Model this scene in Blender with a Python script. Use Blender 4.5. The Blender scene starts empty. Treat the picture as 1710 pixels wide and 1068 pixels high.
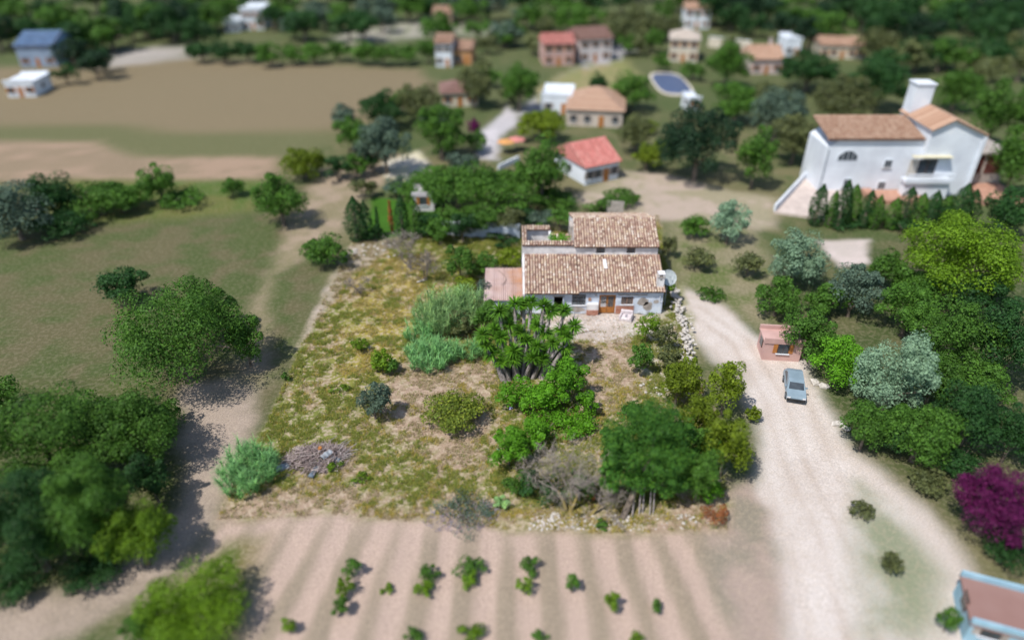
import bpy, math, random
import numpy as np
from mathutils import Vector, Matrix

S = bpy.context.scene
C = S.collection
R_ = math.radians

# ------------------------------------------------------------------ camera, sky, sun
CAMH = 40.0
PITCH = R_(32.8)
FPX = 1140.0                      # focal length in photograph pixels (1710 wide) = 24 mm
cam = bpy.data.cameras.new('camera')
cam.lens = 24.0
cam.sensor_width = 36.0
cam.clip_start = 0.5
cam.clip_end = 6000
camo = bpy.data.objects.new('camera', cam)
C.objects.link(camo)
camo.location = (0, 0, CAMH)
camo.rotation_euler = (math.pi / 2 - PITCH, 0, 0)
S.camera = camo
cam.dof.use_dof = True
cam.dof.focus_distance = 62.5
cam.dof.aperture_fstop = 0.025    # very shallow focus: the drone picture's miniature look

W_ = bpy.data.worlds.new('World')
S.world = W_
W_.use_nodes = True
nt = W_.node_tree
bg = nt.nodes['Background']
sky = nt.nodes.new('ShaderNodeTexSky')
sky.sky_type = 'NISHITA'
sky.sun_disc = False
sky.sun_elevation = R_(58)
sky.sun_rotation = R_(228)
nt.links.new(sky.outputs[0], bg.inputs[0])
bg.inputs[1].default_value = 0.13
sun = bpy.data.lights.new('sun', 'SUN')
sun.energy = 4.1
sun.angle = R_(0.6)
sun.color = (1.0, 0.955, 0.89)
suno = bpy.data.objects.new('sun', sun)
C.objects.link(suno)
suno.rotation_euler = Vector((-0.394, -0.354, 0.848)).to_track_quat('Z', 'Y').to_euler()
S.view_settings.view_transform = 'Standard'
S.view_settings.look = 'None'
S.view_settings.gamma = 1
S.view_settings.use_curve_mapping = False
S.view_settings.exposure = 0.12

# ------------------------------------------------------------------ surveying helpers
cP, sP = math.cos(PITCH), math.sin(PITCH)
def ray(px, py):
    x = (px - 855) / FPX; y = (534 - py) / FPX
    return x, cP + y * sP, -sP + y * cP
def G(px, py, z=0.0):
    d = ray(px, py); t = (z - CAMH) / d[2]
    return d[0] * t, d[1] * t
def WY(px, py, Y):
    d = ray(px, py); t = Y / d[1]
    return d[0] * t, CAMH + d[2] * t
def depth(Y, z=0.0):
    return Y * cP + (CAMH - z) * sP

# ------------------------------------------------------------------ numpy noise
def hash2(i, j, seed):
    n = (i.astype(np.int64) * 374761393 + j.astype(np.int64) * 668265263 + seed * 1442695041) & 0xffffffff
    n = ((n ^ (n >> 13)) * 1274126177) & 0xffffffff
    return ((n ^ (n >> 16)) & 0xffff) / 65535.0
def vnoise(x, y, seed=0):
    xi = np.floor(x); yi = np.floor(y)
    fx = x - xi; fy = y - yi
    fx = fx * fx * (3 - 2 * fx); fy = fy * fy * (3 - 2 * fy)
    a = hash2(xi, yi, seed); b = hash2(xi + 1, yi, seed)
    c = hash2(xi, yi + 1, seed); d = hash2(xi + 1, yi + 1, seed)
    return (a * (1 - fx) + b * fx) * (1 - fy) + (c * (1 - fx) + d * fx) * fy
def fbm(x, y, seed=0, octv=4):
    s = 0; a = 0.5; t = 0
    for o in range(octv):
        s = s + a * vnoise(x * 2 ** o, y * 2 ** o, seed + o * 17); t += a; a *= 0.55
    return s / t
def sstep(a, b, x):
    t = np.clip((x - a) / (b - a), 0, 1)
    return t * t * (3 - 2 * t)

# ------------------------------------------------------------------ objects
def link(name, data, parent=None):
    o = bpy.data.objects.new(name, data)
    C.objects.link(o)
    if parent is not None: o.parent = parent
    return o
def tag(o, label=None, cat=None, group=None, kind=None):
    if label: o['label'] = label
    if cat: o['category'] = cat
    if group: o['group'] = group
    if kind: o['kind'] = kind
    return o
def thing(name, label, cat, loc=(0, 0, 0), rz=0.0, group=None):
    o = link(name, None)
    o.location = loc; o.rotation_euler = (0, 0, rz)
    o.empty_display_size = 0.3
    return tag(o, label, cat, group)
def np_mesh(name, V, F, mat, smooth=False):
    V = np.asarray(V, np.float32); F = np.asarray(F, np.int32)
    me = bpy.data.meshes.new(name)
    me.vertices.add(len(V)); me.vertices.foreach_set('co', V.ravel())
    k = F.shape[1]
    me.loops.add(F.size); me.loops.foreach_set('vertex_index', F.ravel())
    me.polygons.add(len(F)); me.polygons.foreach_set('loop_start', np.arange(len(F), dtype=np.int32) * k)
    me.update(calc_edges=True)
    if smooth: me.polygons.foreach_set('use_smooth', np.ones(len(F), bool))
    if mat: me.materials.append(mat)
    return me

class MB:
    def __init__(s): s.v = []; s.f = []
    def add(s, vs, fs):
        n = len(s.v); s.v += [tuple(v) for v in vs]; s.f += [tuple(i + n for i in f) for f in fs]; return s
    def box(s, x0, x1, y0, y1, z0, z1):
        return s.add([(x0,y0,z0),(x1,y0,z0),(x1,y1,z0),(x0,y1,z0),(x0,y0,z1),(x1,y0,z1),(x1,y1,z1),(x0,y1,z1)],
                     [(0,3,2,1),(4,5,6,7),(0,1,5,4),(1,2,6,5),(2,3,7,6),(3,0,4,7)])
    def obox(s, M, sx, sy, sz):
        vs = [M @ Vector((a*sx/2, b*sy/2, c*sz/2)) for c in (-1,1) for a, b in ((-1,-1),(1,-1),(1,1),(-1,1))]
        return s.add(vs, [(0,3,2,1),(4,5,6,7),(0,1,5,4),(1,2,6,5),(2,3,7,6),(3,0,4,7)])
    def bar(s, a, b, r0, r1=None, n=6):
        r1 = r0 if r1 is None else r1
        a = Vector(a); b = Vector(b); d = (b - a).normalized()
        u = d.orthogonal().normalized(); w = d.cross(u)
        vs = []
        for p, r in ((a, r0), (b, r1)):
            vs += [p + (u * math.cos(2*math.pi*k/n) + w * math.sin(2*math.pi*k/n)) * r for k in range(n)]
        fs = [(k, (k+1) % n, n + (k+1) % n, n + k) for k in range(n)]
        fs += [tuple(range(n-1, -1, -1)), tuple(range(n, 2*n))]
        return s.add(vs, fs)
    def tube(s, pts, rs, n=6):
        pts = [Vector(p) for p in pts]; base = len(s.v)
        u = None
        for i, p in enumerate(pts):
            d = (pts[min(i+1, len(pts)-1)] - pts[max(i-1, 0)]).normalized()
            if u is None: u = d.orthogonal().normalized()
            u = (u - d * u.dot(d)).normalized(); w = d.cross(u)
            s.v += [tuple(p + (u * math.cos(2*math.pi*k/n) + w * math.sin(2*math.pi*k/n)) * rs[i]) for k in range(n)]
        for i in range(len(pts) - 1):
            for k in range(n):
                a = base + i*n + k; b = base + i*n + (k+1) % n
                s.f.append((a, b, b + n, a + n))
        s.f.append(tuple(base + (len(pts)-1)*n + k for k in range(n)))
        return s
    def prism(s, poly, z0, z1):
        n = len(poly)
        return s.add([(x, y, z0) for x, y in poly] + [(x, y, z1) for x, y in poly],
                     [tuple(range(n-1, -1, -1)), tuple(range(n, 2*n))] + [(k, (k+1) % n, n + (k+1) % n, n + k) for k in range(n)])
    def mesh(s, name, mat, smooth=False):
        me = bpy.data.meshes.new(name)
        me.from_pydata(s.v, [], s.f); me.update()
        if smooth:
            for p in me.polygons: p.use_smooth = True
        me.materials.append(mat)
        return me
    def build(s, name, mat, parent=None, smooth=False):
        return link(name, s.mesh(name, mat, smooth), parent)

# ------------------------------------------------------------------ materials
def newmat(name):
    m = bpy.data.materials.new(name); m.use_nodes = True
    return m, m.node_tree, m.node_tree.nodes['Principled BSDF']
def ramp(nt, stops, fac):
    r = nt.nodes.new('ShaderNodeValToRGB'); e = r.color_ramp.elements
    while len(e) < len(stops): e.new(0.5)
    for el, (p, c) in zip(e, stops): el.position = p; el.color = (*c, 1)
    nt.links.new(fac, r.inputs[0]); return r
def noise(nt, scale, detail=3, coord='Object'):
    t = nt.nodes.new('ShaderNodeTexCoord'); n = nt.nodes.new('ShaderNodeTexNoise')
    n.inputs['Scale'].default_value = scale; n.inputs['Detail'].default_value = detail
    nt.links.new(t.outputs[coord], n.inputs['Vector']); return n
def mat_noise(name, c1, c2, scale=2.0, rough=0.85, bump=0.0, c3=None, metal=0.0, detail=4):
    m, nt, b = newmat(name)
    n = noise(nt, scale, detail)
    st = [(0.32, c1), (0.62, c2)]
    if c3: st.append((0.75, c3))
    r = ramp(nt, st, n.outputs[0])
    nt.links.new(r.outputs[0], b.inputs['Base Color'])
    b.inputs['Roughness'].default_value = rough; b.inputs['Metallic'].default_value = metal
    b.inputs['Specular IOR Level'].default_value = 0.3
    if bump:
        n2 = noise(nt, scale * 6, 3); bp = nt.nodes.new('ShaderNodeBump')
        bp.inputs['Strength'].default_value = bump; bp.inputs['Distance'].default_value = 0.03
        nt.links.new(n2.outputs[0], bp.inputs['Height']); nt.links.new(bp.outputs[0], b.inputs['Normal'])
    return m
def mat_island(name, cols, rough=0.9, spread=0.35, scale=0.7, transl=0.0):
    """colour drawn per separate piece (leaf, tile, blade) between cols, with broad variation"""
    m, nt, b = newmat(name)
    g = nt.nodes.new('ShaderNodeNewGeometry')
    n = noise(nt, scale, 2)
    mx = nt.nodes.new('ShaderNodeMath'); mx.operation = 'MULTIPLY_ADD'
    mx.inputs[1].default_value = spread
    nt.links.new(n.outputs[0], mx.inputs[0])
    m2 = nt.nodes.new('ShaderNodeMath'); m2.operation = 'MULTIPLY'; m2.inputs[1].default_value = 1 - spread
    nt.links.new(g.outputs['Random Per Island'], m2.inputs[0])
    nt.links.new(m2.outputs[0], mx.inputs[2])
    k = len(cols)
    r = ramp(nt, [((i + 0.3) / (k - 0.4), c) for i, c in enumerate(cols)], mx.outputs[0])
    hs = nt.nodes.new('ShaderNodeHueSaturation')
    oi = nt.nodes.new('ShaderNodeObjectInfo')
    mr = nt.nodes.new('ShaderNodeMapRange'); mr.inputs[3].default_value = 0.85; mr.inputs[4].default_value = 1.15
    nt.links.new(oi.outputs['Random'], mr.inputs[0]); nt.links.new(mr.outputs[0], hs.inputs['Value'])
    nt.links.new(r.outputs[0], hs.inputs['Color'])
    nt.links.new(hs.outputs[0], b.inputs['Base Color'])
    b.inputs['Roughness'].default_value = rough
    b.inputs['Specular IOR Level'].default_value = 0.25
    if transl:
        t = nt.nodes.new('ShaderNodeBsdfTranslucent'); ms = nt.nodes.new('ShaderNodeMixShader')
        ms.inputs[0].default_value = transl
        nt.links.new(hs.outputs[0], t.inputs[0])
        nt.links.new(b.outputs[0], ms.inputs[1]); nt.links.new(t.outputs[0], ms.inputs[2])
        nt.links.new(ms.outputs[0], nt.nodes['Material Output'].inputs[0])
    return m
def leafmat(name, c, warm=(1.25, 1.15, 0.8)):
    c = np.array(c) * 1.25
    a = c * 0.55; d = c * np.array(warm) * 1.25
    return mat_island(name, [tuple(a), tuple(c), tuple(d)], rough=0.62, spread=0.45, scale=0.55, transl=0.28)

LM = {
 'green':   leafmat('green foliage', (.055, .135, .018)),
 'bright':  leafmat('bright green foliage', (.085, .235, .012)),
 'dark':    leafmat('dark green foliage', (.020, .066, .016)),
 'pine':    leafmat('conifer foliage', (.046, .145, .020), (1.9, 1.35, 0.8)),
 'yellow':  leafmat('yellow green foliage', (.115, .17, .010)),
 'lime':    leafmat('lime green foliage', (.10, .19, .010)),
 'round':   leafmat('glossy yellow green foliage', (.115, .165, .022), (1.8, 1.4, 1.0)),
 'olive':   leafmat('olive foliage', (.095, .115, .045)),
 'grey':    leafmat('grey green foliage', (.075, .12, .085), (1.3, 1.2, 1.1)),
 'silver':  leafmat('silver green foliage', (.17, .27, .17), (1.2, 1.15, 1.1)),
 'reed':    leafmat('cane foliage', (.22, .38, .15), (1.4, 1.25, 0.9)),
 'bluereed':leafmat('blue green cane foliage', (.16, .35, .13), (1.4, 1.3, 1.0)),
 'yucca':   leafmat('yucca leaves', (.085, .21, .018), (1.6, 1.4, 0.9)),
 'magenta': leafmat('magenta bougainvillea', (.10, .008, .065), (1.2, 0.9, 1.1)),
 'rust':    leafmat('rust coloured leaves', (.28, .09, .03), (1.2, 1.2, 0.8)),
 'deep':    leafmat('very dark evergreen foliage', (.014, .040, .018)),  # darkest leaf green, the foliage's own colour
}
BARK = mat_noise('bark', (.10, .075, .055), (.23, .19, .155), 3, bump=.6)
BARKY = mat_noise('lichen bark', (.20, .16, .10), (.36, .28, .08), 2.2, bump=.5)
BARKP = mat_noise('pale fibrous bark', (.17, .15, .14), (.36, .32, .31), 4, bump=.8)
DEADW = mat_island('dead grey twigs', [(.12, .10, .085), (.24, .205, .18), (.36, .32, .28)], scale=.6)
WHITEW = mat_noise('weathered white paint', (.52, .50, .50), (.80, .78, .78), 1.1, c3=(.84, .83, .83), bump=.15)
BLUEW = mat_noise('bluish white wash with shade tint', (.50, .56, .66), (.70, .77, .87), 0.9, c3=(.82, .84, .88), bump=.15)  # bluish white paint; part of the blue is shade mixed into the colour
WHITE = mat_noise('white render', (.62, .66, .72), (.76, .81, .87), 0.35, c3=(.82, .85, .89), bump=.1)
CREAM = mat_noise('cream render', (.52, .46, .37), (.66, .60, .50), 0.6)
PINKW = mat_noise('pink render', (.48, .30, .27), (.58, .38, .34), 0.6)
CONC = mat_noise('bare cement', (.27, .235, .21), (.47, .42, .38), 1.8, bump=.3)
STONE = mat_noise('pale limestone', (.38, .35, .31), (.62, .58, .54), 2.5, bump=.5)
BRICK = mat_noise('brick red plinth', (.36, .15, .10), (.50, .26, .19), 3, bump=.2)
BROWN = mat_noise('orange brown varnished wood', (.34, .13, .035), (.46, .19, .05), 3, rough=.5)
DARKF = mat_noise('dark brown frame', (.055, .03, .022), (.11, .06, .045), 3, rough=.6)
IRON = mat_noise('rusted iron bars', (.20, .13, .10), (.38, .28, .23), 6, rough=.7)
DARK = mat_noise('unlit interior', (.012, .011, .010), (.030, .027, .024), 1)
METAL = mat_noise('weathered galvanised metal', (.20, .23, .26), (.40, .43, .46), 3, rough=.75)
DARKM = mat_noise('dark blue grey plastic', (.06, .08, .10), (.16, .20, .24), 3, rough=.5)
SOFTW = mat_noise('dirty off white fabric', (.52, .46, .48), (.72, .66, .68), 4)
PLASTIC = mat_noise('white plastic', (.66, .66, .68), (.80, .80, .82), 3, rough=.4)
RUBBER = mat_noise('black rubber', (.015, .015, .015), (.04, .04, .04), 5)
GLASS, _n, _b = newmat('window glass')
_r = ramp(_n, [(0.3, (.035, .045, .055)), (0.7, (.07, .085, .10))], noise(_n, 1.5).outputs[0])
_n.links.new(_r.outputs[0], _b.inputs['Base Color']); _b.inputs['Roughness'].default_value = 0.08
CARP = mat_noise('blue grey car paint', (.20, .27, .32), (.25, .33, .39), 1, rough=.25)
TILES = mat_island('old clay roof tiles', [(.17, .11, .09), (.40, .26, .20), (.50, .38, .31), (.56, .43, .30), (.72, .65, .59)], scale=1.3, spread=.25)
TILES2 = mat_island('clay roof tiles', [(.36, .21, .14), (.48, .31, .22), (.54, .38, .28)], scale=.8, spread=.3)
TILESR = mat_island('bright red roof tiles', [(.46, .15, .13), (.54, .20, .18), (.58, .26, .23)], scale=.8, spread=.3)
TILESB = mat_island('brown roof tiles', [(.16, .10, .08), (.24, .14, .12), (.28, .18, .16)], scale=.8)
UNDER = mat_noise('shaded clay channel tiles', (.13, .07, .05), (.24, .14, .10), 4)
POOLW = mat_noise('pool water', (.03, .20, .32), (.05, .30, .42), .8, rough=.1)
TARP = mat_noise('slate blue cover', (.06, .09, .17), (.10, .13, .22), .7, rough=.5)
TERR = mat_noise('pink terrace paving', (.50, .42, .38), (.62, .53, .48), 1.2)
TERRA = mat_noise('terracotta paving', (.38, .20, .14), (.50, .29, .21), 1.4)
CORR, _n, _b = newmat('corrugated sheet, rust towards the wall')
_t = noise(_n, .6, 5); _s = _n.nodes.new('ShaderNodeSeparateXYZ'); _tc = _n.nodes.new('ShaderNodeTexCoord')
_n.links.new(_tc.outputs['Object'], _s.inputs[0])
_a = _n.nodes.new('ShaderNodeMath'); _a.operation = 'MULTIPLY_ADD'; _a.inputs[1].default_value = .10; _a.inputs[2].default_value = -.12
_n.links.new(_s.outputs[0], _a.inputs[0])
_a2 = _n.nodes.new('ShaderNodeMath'); _a2.operation = 'MULTIPLY_ADD'; _a2.inputs[1].default_value = .8
_n.links.new(_t.outputs[0], _a2.inputs[0]); _n.links.new(_a.outputs[0], _a2.inputs[2])
_r = ramp(_n, [(.25, (.60, .48, .46)), (.55, (.52, .37, .32)), (.80, (.50, .25, .12)), (1.0, (.38, .16, .07))], _a2.outputs[0])
_n.links.new(_r.outputs[0], _b.inputs['Base Color']); _b.inputs['Roughness'].default_value = .85

# ------------------------------------------------------------------ the ground: one relief, coloured by what grows or lies there
def poly(pts): return np.array([G(x, y) for x, y in pts])
def mask(P, X, Y, soft):
    """soft 0..1 inside polygon P (world xy)"""
    inside = np.zeros(X.shape, bool); d2 = np.full(X.shape, 1e12)
    n = len(P)
    for i in range(n):
        x1, y1 = P[i]; x2, y2 = P[(i + 1) % n]
        cond = ((y1 > Y) != (y2 > Y)) & (X < (x2 - x1) * (Y - y1) / (y2 - y1 + 1e-12) + x1)
        inside ^= cond
        dx, dy = x2 - x1, y2 - y1; L = dx*dx + dy*dy + 1e-9
        t = np.clip(((X - x1) * dx + (Y - y1) * dy) / L, 0, 1)
        d2 = np.minimum(d2, (X - x1 - t*dx) ** 2 + (Y - y1 - t*dy) ** 2)
    sd = np.where(inside, 1, -1) * np.sqrt(d2)
    return sstep(-soft, soft, sd)

PLOT = [(362,866),(440,720),(520,540),(588,408),(700,392),(870,388),(1100,360),(1112,440),(1142,520),(1160,620),(1200,720),(1215,885),(1000,890),(700,872),(560,858)]
ZONES = [  # name, polygon in survey pixels, colour, second colour, edge softness, mottle
 ('meadow',      [(-600,300),(600,300),(560,420),(470,650),(330,900),(-100,1100),(-900,1100)], (.115,.105,.052), (.070,.095,.030), 2.0, .15),
 ('dry_field',   [(-500,120),(60,112),(330,96),(700,116),(735,150),(600,215),(555,235),(470,300),(330,290),(-600,265)], (.20,.16,.095), (.125,.13,.058), 3.0, .1),
 ('bare_strip',  [(-500,235),(150,238),(240,262),(460,262),(450,302),(330,306),(-500,300)], (.33,.235,.165), (.25,.19,.125), 2.0, .1),
 ('green_strip', [(80,300),(440,300),(430,350),(360,360),(90,380)], (.07,.12,.02), (.12,.13,.035), 2.0, .2),
 ('dirt_track',  [(310,640),(430,620),(420,720),(365,866),(330,900),(250,985),(120,1068),(-60,1110),(-60,1020),(130,975),(230,900),(300,820),(290,700)], (.36,.29,.235), (.28,.23,.18), 1.0, .2),
 ('track_up',    [(450,460),(570,400),(595,340),(700,262),(640,255),(540,280),(500,340),(400,560),(400,640),(445,640)], (.32,.25,.18), (.22,.19,.11), 1.5, .2),
 ('ploughed_field', [(330,905),(362,866),(560,856),(700,870),(1000,888),(1215,884),(1250,900),(1310,1200),(120,1200),(250,985)], (.45,.34,.28), (.40,.29,.23), .7, .15),
 ('weedy_corner',[(220,1100),(300,960),(380,905),(440,900),(420,980),(400,1100)], (.10,.13,.03), (.16,.14,.05), 1.5, .4),
 ('road',        [(1105,500),(1150,480),(1215,512),(1262,560),(1300,590),(1345,600),(1400,700),(1425,745),(1530,830),(1590,900),(1640,980),(1620,1200),(1300,1200),(1235,1000),(1215,885),(1270,790),(1262,700),(1235,620),(1195,600),(1150,560)], (.60,.54,.50), (.50,.43,.38), 1.2, .25),
 ('road_edge',   [(1430,800),(1500,850),(1580,960),(1560,1068),(1440,1068),(1420,900)], (.42,.40,.34), (.24,.26,.17), 1.5, .3),
 ('field_edge',  [(1170,830),(1250,800),(1290,860),(1310,1000),(1330,1200),(1230,1200),(1180,900)], (.36,.28,.235), (.25,.22,.17), 1.2, .3),
 ('lawn',        [(602,396),(625,330),(720,338),(760,372),(700,396),(640,400)], (.05,.14,.014), (.045,.12,.012), .5, .0),
 ('plot_ground', PLOT, (.27,.215,.135), (.12,.14,.03), .6, 1.0),
 ('yard',        [(880,525),(965,520),(1062,520),(1060,562),(1010,572),(950,565),(900,545)], (.66,.58,.54), (.46,.39,.34), .5, .5),
 ('yard_rubble', [(1040,520),(1142,470),(1160,560),(1165,640),(1090,660),(1060,600)], (.56,.50,.44), (.20,.21,.09), .5, .6),
 ('bank',        [(588,408),(655,400),(640,425),(575,470),(520,560),(500,580),(545,480)], (.44,.37,.32), (.30,.26,.19), .5, .6),
 ('waste_ground',[(1040,285),(1110,290),(1225,320),(1300,330),(1290,380),(1180,400),(1120,370),(1000,352),(950,335)], (.42,.34,.28), (.30,.27,.18), 1.5, .2),
 ('verge',       [(1115,370),(1260,380),(1300,470),(1290,560),(1210,505),(1130,470)], (.22,.20,.12), (.11,.14,.045), 1.5, .3),
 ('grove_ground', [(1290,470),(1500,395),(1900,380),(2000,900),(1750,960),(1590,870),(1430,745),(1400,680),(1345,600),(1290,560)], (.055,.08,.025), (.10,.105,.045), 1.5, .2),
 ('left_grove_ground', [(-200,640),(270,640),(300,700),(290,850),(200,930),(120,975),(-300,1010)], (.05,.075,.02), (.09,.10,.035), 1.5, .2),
 ('drive',       [(1368,402),(1450,400),(1452,440),(1400,446)], (.58,.50,.47), (.50,.44,.40), .8, .1),
 ('lane',        [(860,192),(905,150),(1000,92),(1020,70),(1060,72),(1020,110),(940,160),(900,195)], (.42,.41,.42), (.36,.35,.36), 1.5, .0),
 ('lane_low',    [(795,262),(800,225),(850,178),(870,200),(835,230),(830,268)], (.55,.52,.54), (.45,.43,.44), 1.0, .0),
 ('forecourt',   [(640,270),(700,252),(720,285),(690,305),(645,296)], (.60,.55,.38), (.56,.52,.46), .8, .0),
 ('garden_dry',  [(890,150),(960,115),(1040,100),(1075,130),(1000,165),(900,175)], (.28,.24,.12), (.20,.21,.08), 2, .1),
 ('far_clearing',[(150,110),(200,84),(300,78),(330,96),(160,116)], (.40,.36,.33), (.30,.28,.24), 2, .0),
 ('far_lane',    [(560,60),(640,38),(720,30),(860,48),(860,60),(720,60),(560,76)], (.34,.32,.27), (.22,.23,.15), 4, .0),
]
YEL = [(610,440),(700,425),(735,470),(690,560),(640,610),(560,640),(590,520),(600,470)]
BAREP = [(690,600),(835,590),(825,690),(780,800),(700,760),(560,700),(640,640)]
BAREP2 = [(960,570),(1050,560),(1060,640),(1100,650),(1010,700),(985,760),(960,700)]
GRN = [(470,560),(600,560),(690,640),(600,740),(440,720)]
LAWNG = [(700,395),(870,390),(870,450),(740,440)]

def ground_data(X, Y):
    """albedo (N,3), mottle, zone index"""
    near = sstep(160, 60, np.hypot(X, Y - 60))
    w = 0.7 + 2.2 * (1 - near)
    Xw = X + (fbm(X * .35, Y * .35, 3) - .5) * 2 * w
    Yw = Y + (fbm(X * .35 + 40, Y * .35, 9) - .5) * 2 * w
    n1 = fbm(X * .09, Y * .09, 21)[..., None]; n2 = fbm(X * .45, Y * .45, 33)[..., None]
    a = np.array((.065, .095, .03)); b = np.array((.15, .14, .07))
    t = sstep(.35, .65, n1 * .6 + n2 * .4)
    far_g = sstep(115, 150, Y)[..., None]; t = t * (1 - .65 * far_g)
    col = a * (1 - t) + b * t
    mot = np.full(X.shape, .15); zi = np.full(X.shape, -1)
    for k, (nm, P, c1, c2, soft, mo) in enumerate(ZONES):
        m = mask(poly(P), Xw, Yw, soft)
        t = sstep(.38, .62, n1 * .4 + n2 * .6)
        if nm == 'ploughed_field':
            u = X / (1 - .012 * (Y - 28)) / 2.9 + .12
            f = .5 + .5 * np.cos(2 * math.pi * u + .6 * (vnoise(X * .3, Y * .3, 5) - .5))
            t = (sstep(.30, .85, f * (.6 + .8 * vnoise(np.floor(u + .5) * 3.7, Y * .12, 8)) + .2 * (vnoise(X*.8, Y*.25, 8) - .5)) * sstep(39, 31, Y))[..., None]
            c2 = (.29, .235, .175)
        if nm == 'road':
            cl = np.array([G(*p) for p in ((1165, 520), (1235, 570), (1290, 660), (1330, 780), (1390, 900), (1450, 1100))]); dd = np.full(X.shape, 1e9)
            for (x1, y1), (x2, y2) in zip(cl[:-1], cl[1:]):
                tt = np.clip(((X - x1)*(x2 - x1) + (Y - y1)*(y2 - y1)) / ((x2 - x1)**2 + (y2 - y1)**2), 0, 1)
                dd = np.minimum(dd, np.hypot(X - x1 - tt*(x2 - x1), Y - y1 - tt*(y2 - y1)))
            rut = (np.exp(-((dd - .9) / .35) ** 2) + np.exp(-((dd - 3.1) / .35) ** 2) * .7) * (.4 + .9 * vnoise(X * .5, Y * .3, 61))
            t = np.clip(t * .5 + (rut * .8)[..., None], 0, 1.2)
        if nm == 'dry_field':
            t = (sstep(.35, .75, np.exp(-((Y - 118) / 13) ** 2) * .8 + .35 * vnoise(X * .05, Y * .1, 4)))[..., None]
        c = np.array(c1) * (1 - t) + np.array(c2) * t
        if nm == 'plot_ground':
            gn = fbm(X * .22, Y * .22, 55); gf = fbm(X * 1.7, Y * 1.7, 66)
            g = sstep(.37, .55, gn * .45 + gf * .55 + .10 * mask(poly(GRN), Xw, Yw, 3) + .2 * mask(poly(LAWNG), Xw, Yw, 2)
                      - .10 * mask(poly(BAREP), Xw, Yw, 2) - .06 * mask(poly(BAREP2), Xw, Yw, 1.5))[..., None]
            yl = (mask(poly(YEL), Xw, Yw, 3) * sstep(.3, .62, fbm(X * .6, Y * .6, 77)))[..., None]
            bare = np.clip(mask(poly(BAREP), Xw, Yw, 2.5) * .8 + mask(poly(BAREP2), Xw, Yw, 1.5) + sstep(38.5, 35, Y) * .9, 0, 1)[..., None]
            c = np.array((.30, .225, .145)) * (1 - g) + np.array((.17, .19, .045)) * g
            c = c * (1 - bare * (1 - .6 * g)) + np.array((.38, .275, .21)) * bare * (1 - .6 * g)
            c = c * (1 - yl * .8) + np.array((.36, .285, .06)) * yl * .8
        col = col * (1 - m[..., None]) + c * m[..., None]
        mot = mot * (1 - m) + mo * m
        zi = np.where(m > .5, k, zi)
    return col, mot, zi
def height(X, Y):
    h = (fbm(X * .12, Y * .12, 101) - .5) * .22
    m = mask(poly(PLOT), X, Y, 1.5)
    h = h + m * (fbm(X * .9, Y * .9, 7) - .5) * .16
    pf = mask(poly(ZONES[6][1]), X, Y, 1.0)
    u = X / (1 - .012 * (Y - 28)) / 2.9 + .12
    h = h + pf * .05 * np.cos(2 * math.pi * u) * sstep(37, 30, Y) + pf * .12 * (fbm(X * 1.3, Y * .6, 44) - .5)
    flat = mask(np.array([(-4, 61.5), (17.5, 61.5), (17.5, 79), (-4, 79)]), X, Y, 1.2)
    return h * (1 - flat) - .02 - .06 * flat
def axis(a, b, st, lo, hi, gr=1.055):
    v = list(np.arange(a, b, st)); s = st
    while v[-1] < hi: s *= gr; v.append(v[-1] + s)
    s = st; f = []
    x = v[0]
    while x > lo: s *= gr; x -= s; f.append(x)
    return np.array(f[::-1] + v)
ax = axis(-34, 44, .42, -3000, 3000); ay = axis(23, 100, .42, -400, 4500)
GX, GY = np.meshgrid(ax, ay)
gcol, gmot, gz = ground_data(GX, GY)
GZ = height(GX, GY)
nx, ny = len(ax), len(ay)
idx = np.arange(nx * ny).reshape(ny, nx)
Q = np.stack([idx[:-1, :-1], idx[:-1, 1:], idx[1:, 1:], idx[1:, :-1]], -1).reshape(-1, 4)
cx_, cy_ = (GX[:-1, :-1] + GX[1:, 1:]) / 2, (GY[:-1, :-1] + GY[1:, 1:]) / 2
fz = gz[:-1, :-1].reshape(-1)

m, nt, b = newmat('earth, grass and gravel by colour map')
at = nt.nodes.new('ShaderNodeAttribute'); at.attribute_name = 'albedo'
am = nt.nodes.new('ShaderNodeAttribute'); am.attribute_name = 'mottle'
n1 = noise(nt, 2.6, 4); n2 = noise(nt, 9, 3)
r1 = ramp(nt, [(.47, (0, 0, 0)), (.60, (1, 1, 1))], n1.outputs[0])
mu = nt.nodes.new('ShaderNodeMath'); mu.operation = 'MULTIPLY'
nt.links.new(r1.outputs[0], mu.inputs[0]); nt.links.new(am.outputs['Fac'], mu.inputs[1])
mu2 = nt.nodes.new('ShaderNodeMath'); mu2.operation = 'MULTIPLY'; mu2.inputs[1].default_value = .75
nt.links.new(mu.outputs[0], mu2.inputs[0])
mixc = nt.nodes.new('ShaderNodeMix'); mixc.data_type = 'RGBA'
nt.links.new(mu2.outputs[0], mixc.inputs[0]); nt.links.new(at.outputs['Color'], mixc.inputs[6])
mixc.inputs[7].default_value = (.46, .37, .275, 1)
hs = nt.nodes.new('ShaderNodeHueSaturation')
mr = nt.nodes.new('ShaderNodeMapRange'); mr.inputs[1].default_value = .3; mr.inputs[2].default_value = .7
mr.inputs[3].default_value = .80; mr.inputs[4].default_value = 1.2
nt.links.new(n2.outputs[0], mr.inputs[0]); nt.links.new(mr.outputs[0], hs.inputs['Value'])
nt.links.new(mixc.outputs[2], hs.inputs['Color']); nt.links.new(hs.outputs[0], b.inputs['Base Color'])
b.inputs['Roughness'].default_value = .95; b.inputs['Specular IOR Level'].default_value = .15
bp = nt.nodes.new('ShaderNodeBump'); bp.inputs['Strength'].default_value = .7; bp.inputs['Distance'].default_value = .08
nt.links.new(n2.outputs[0], bp.inputs['Height']); nt.links.new(bp.outputs[0], b.inputs['Normal'])
EARTH = m

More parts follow.
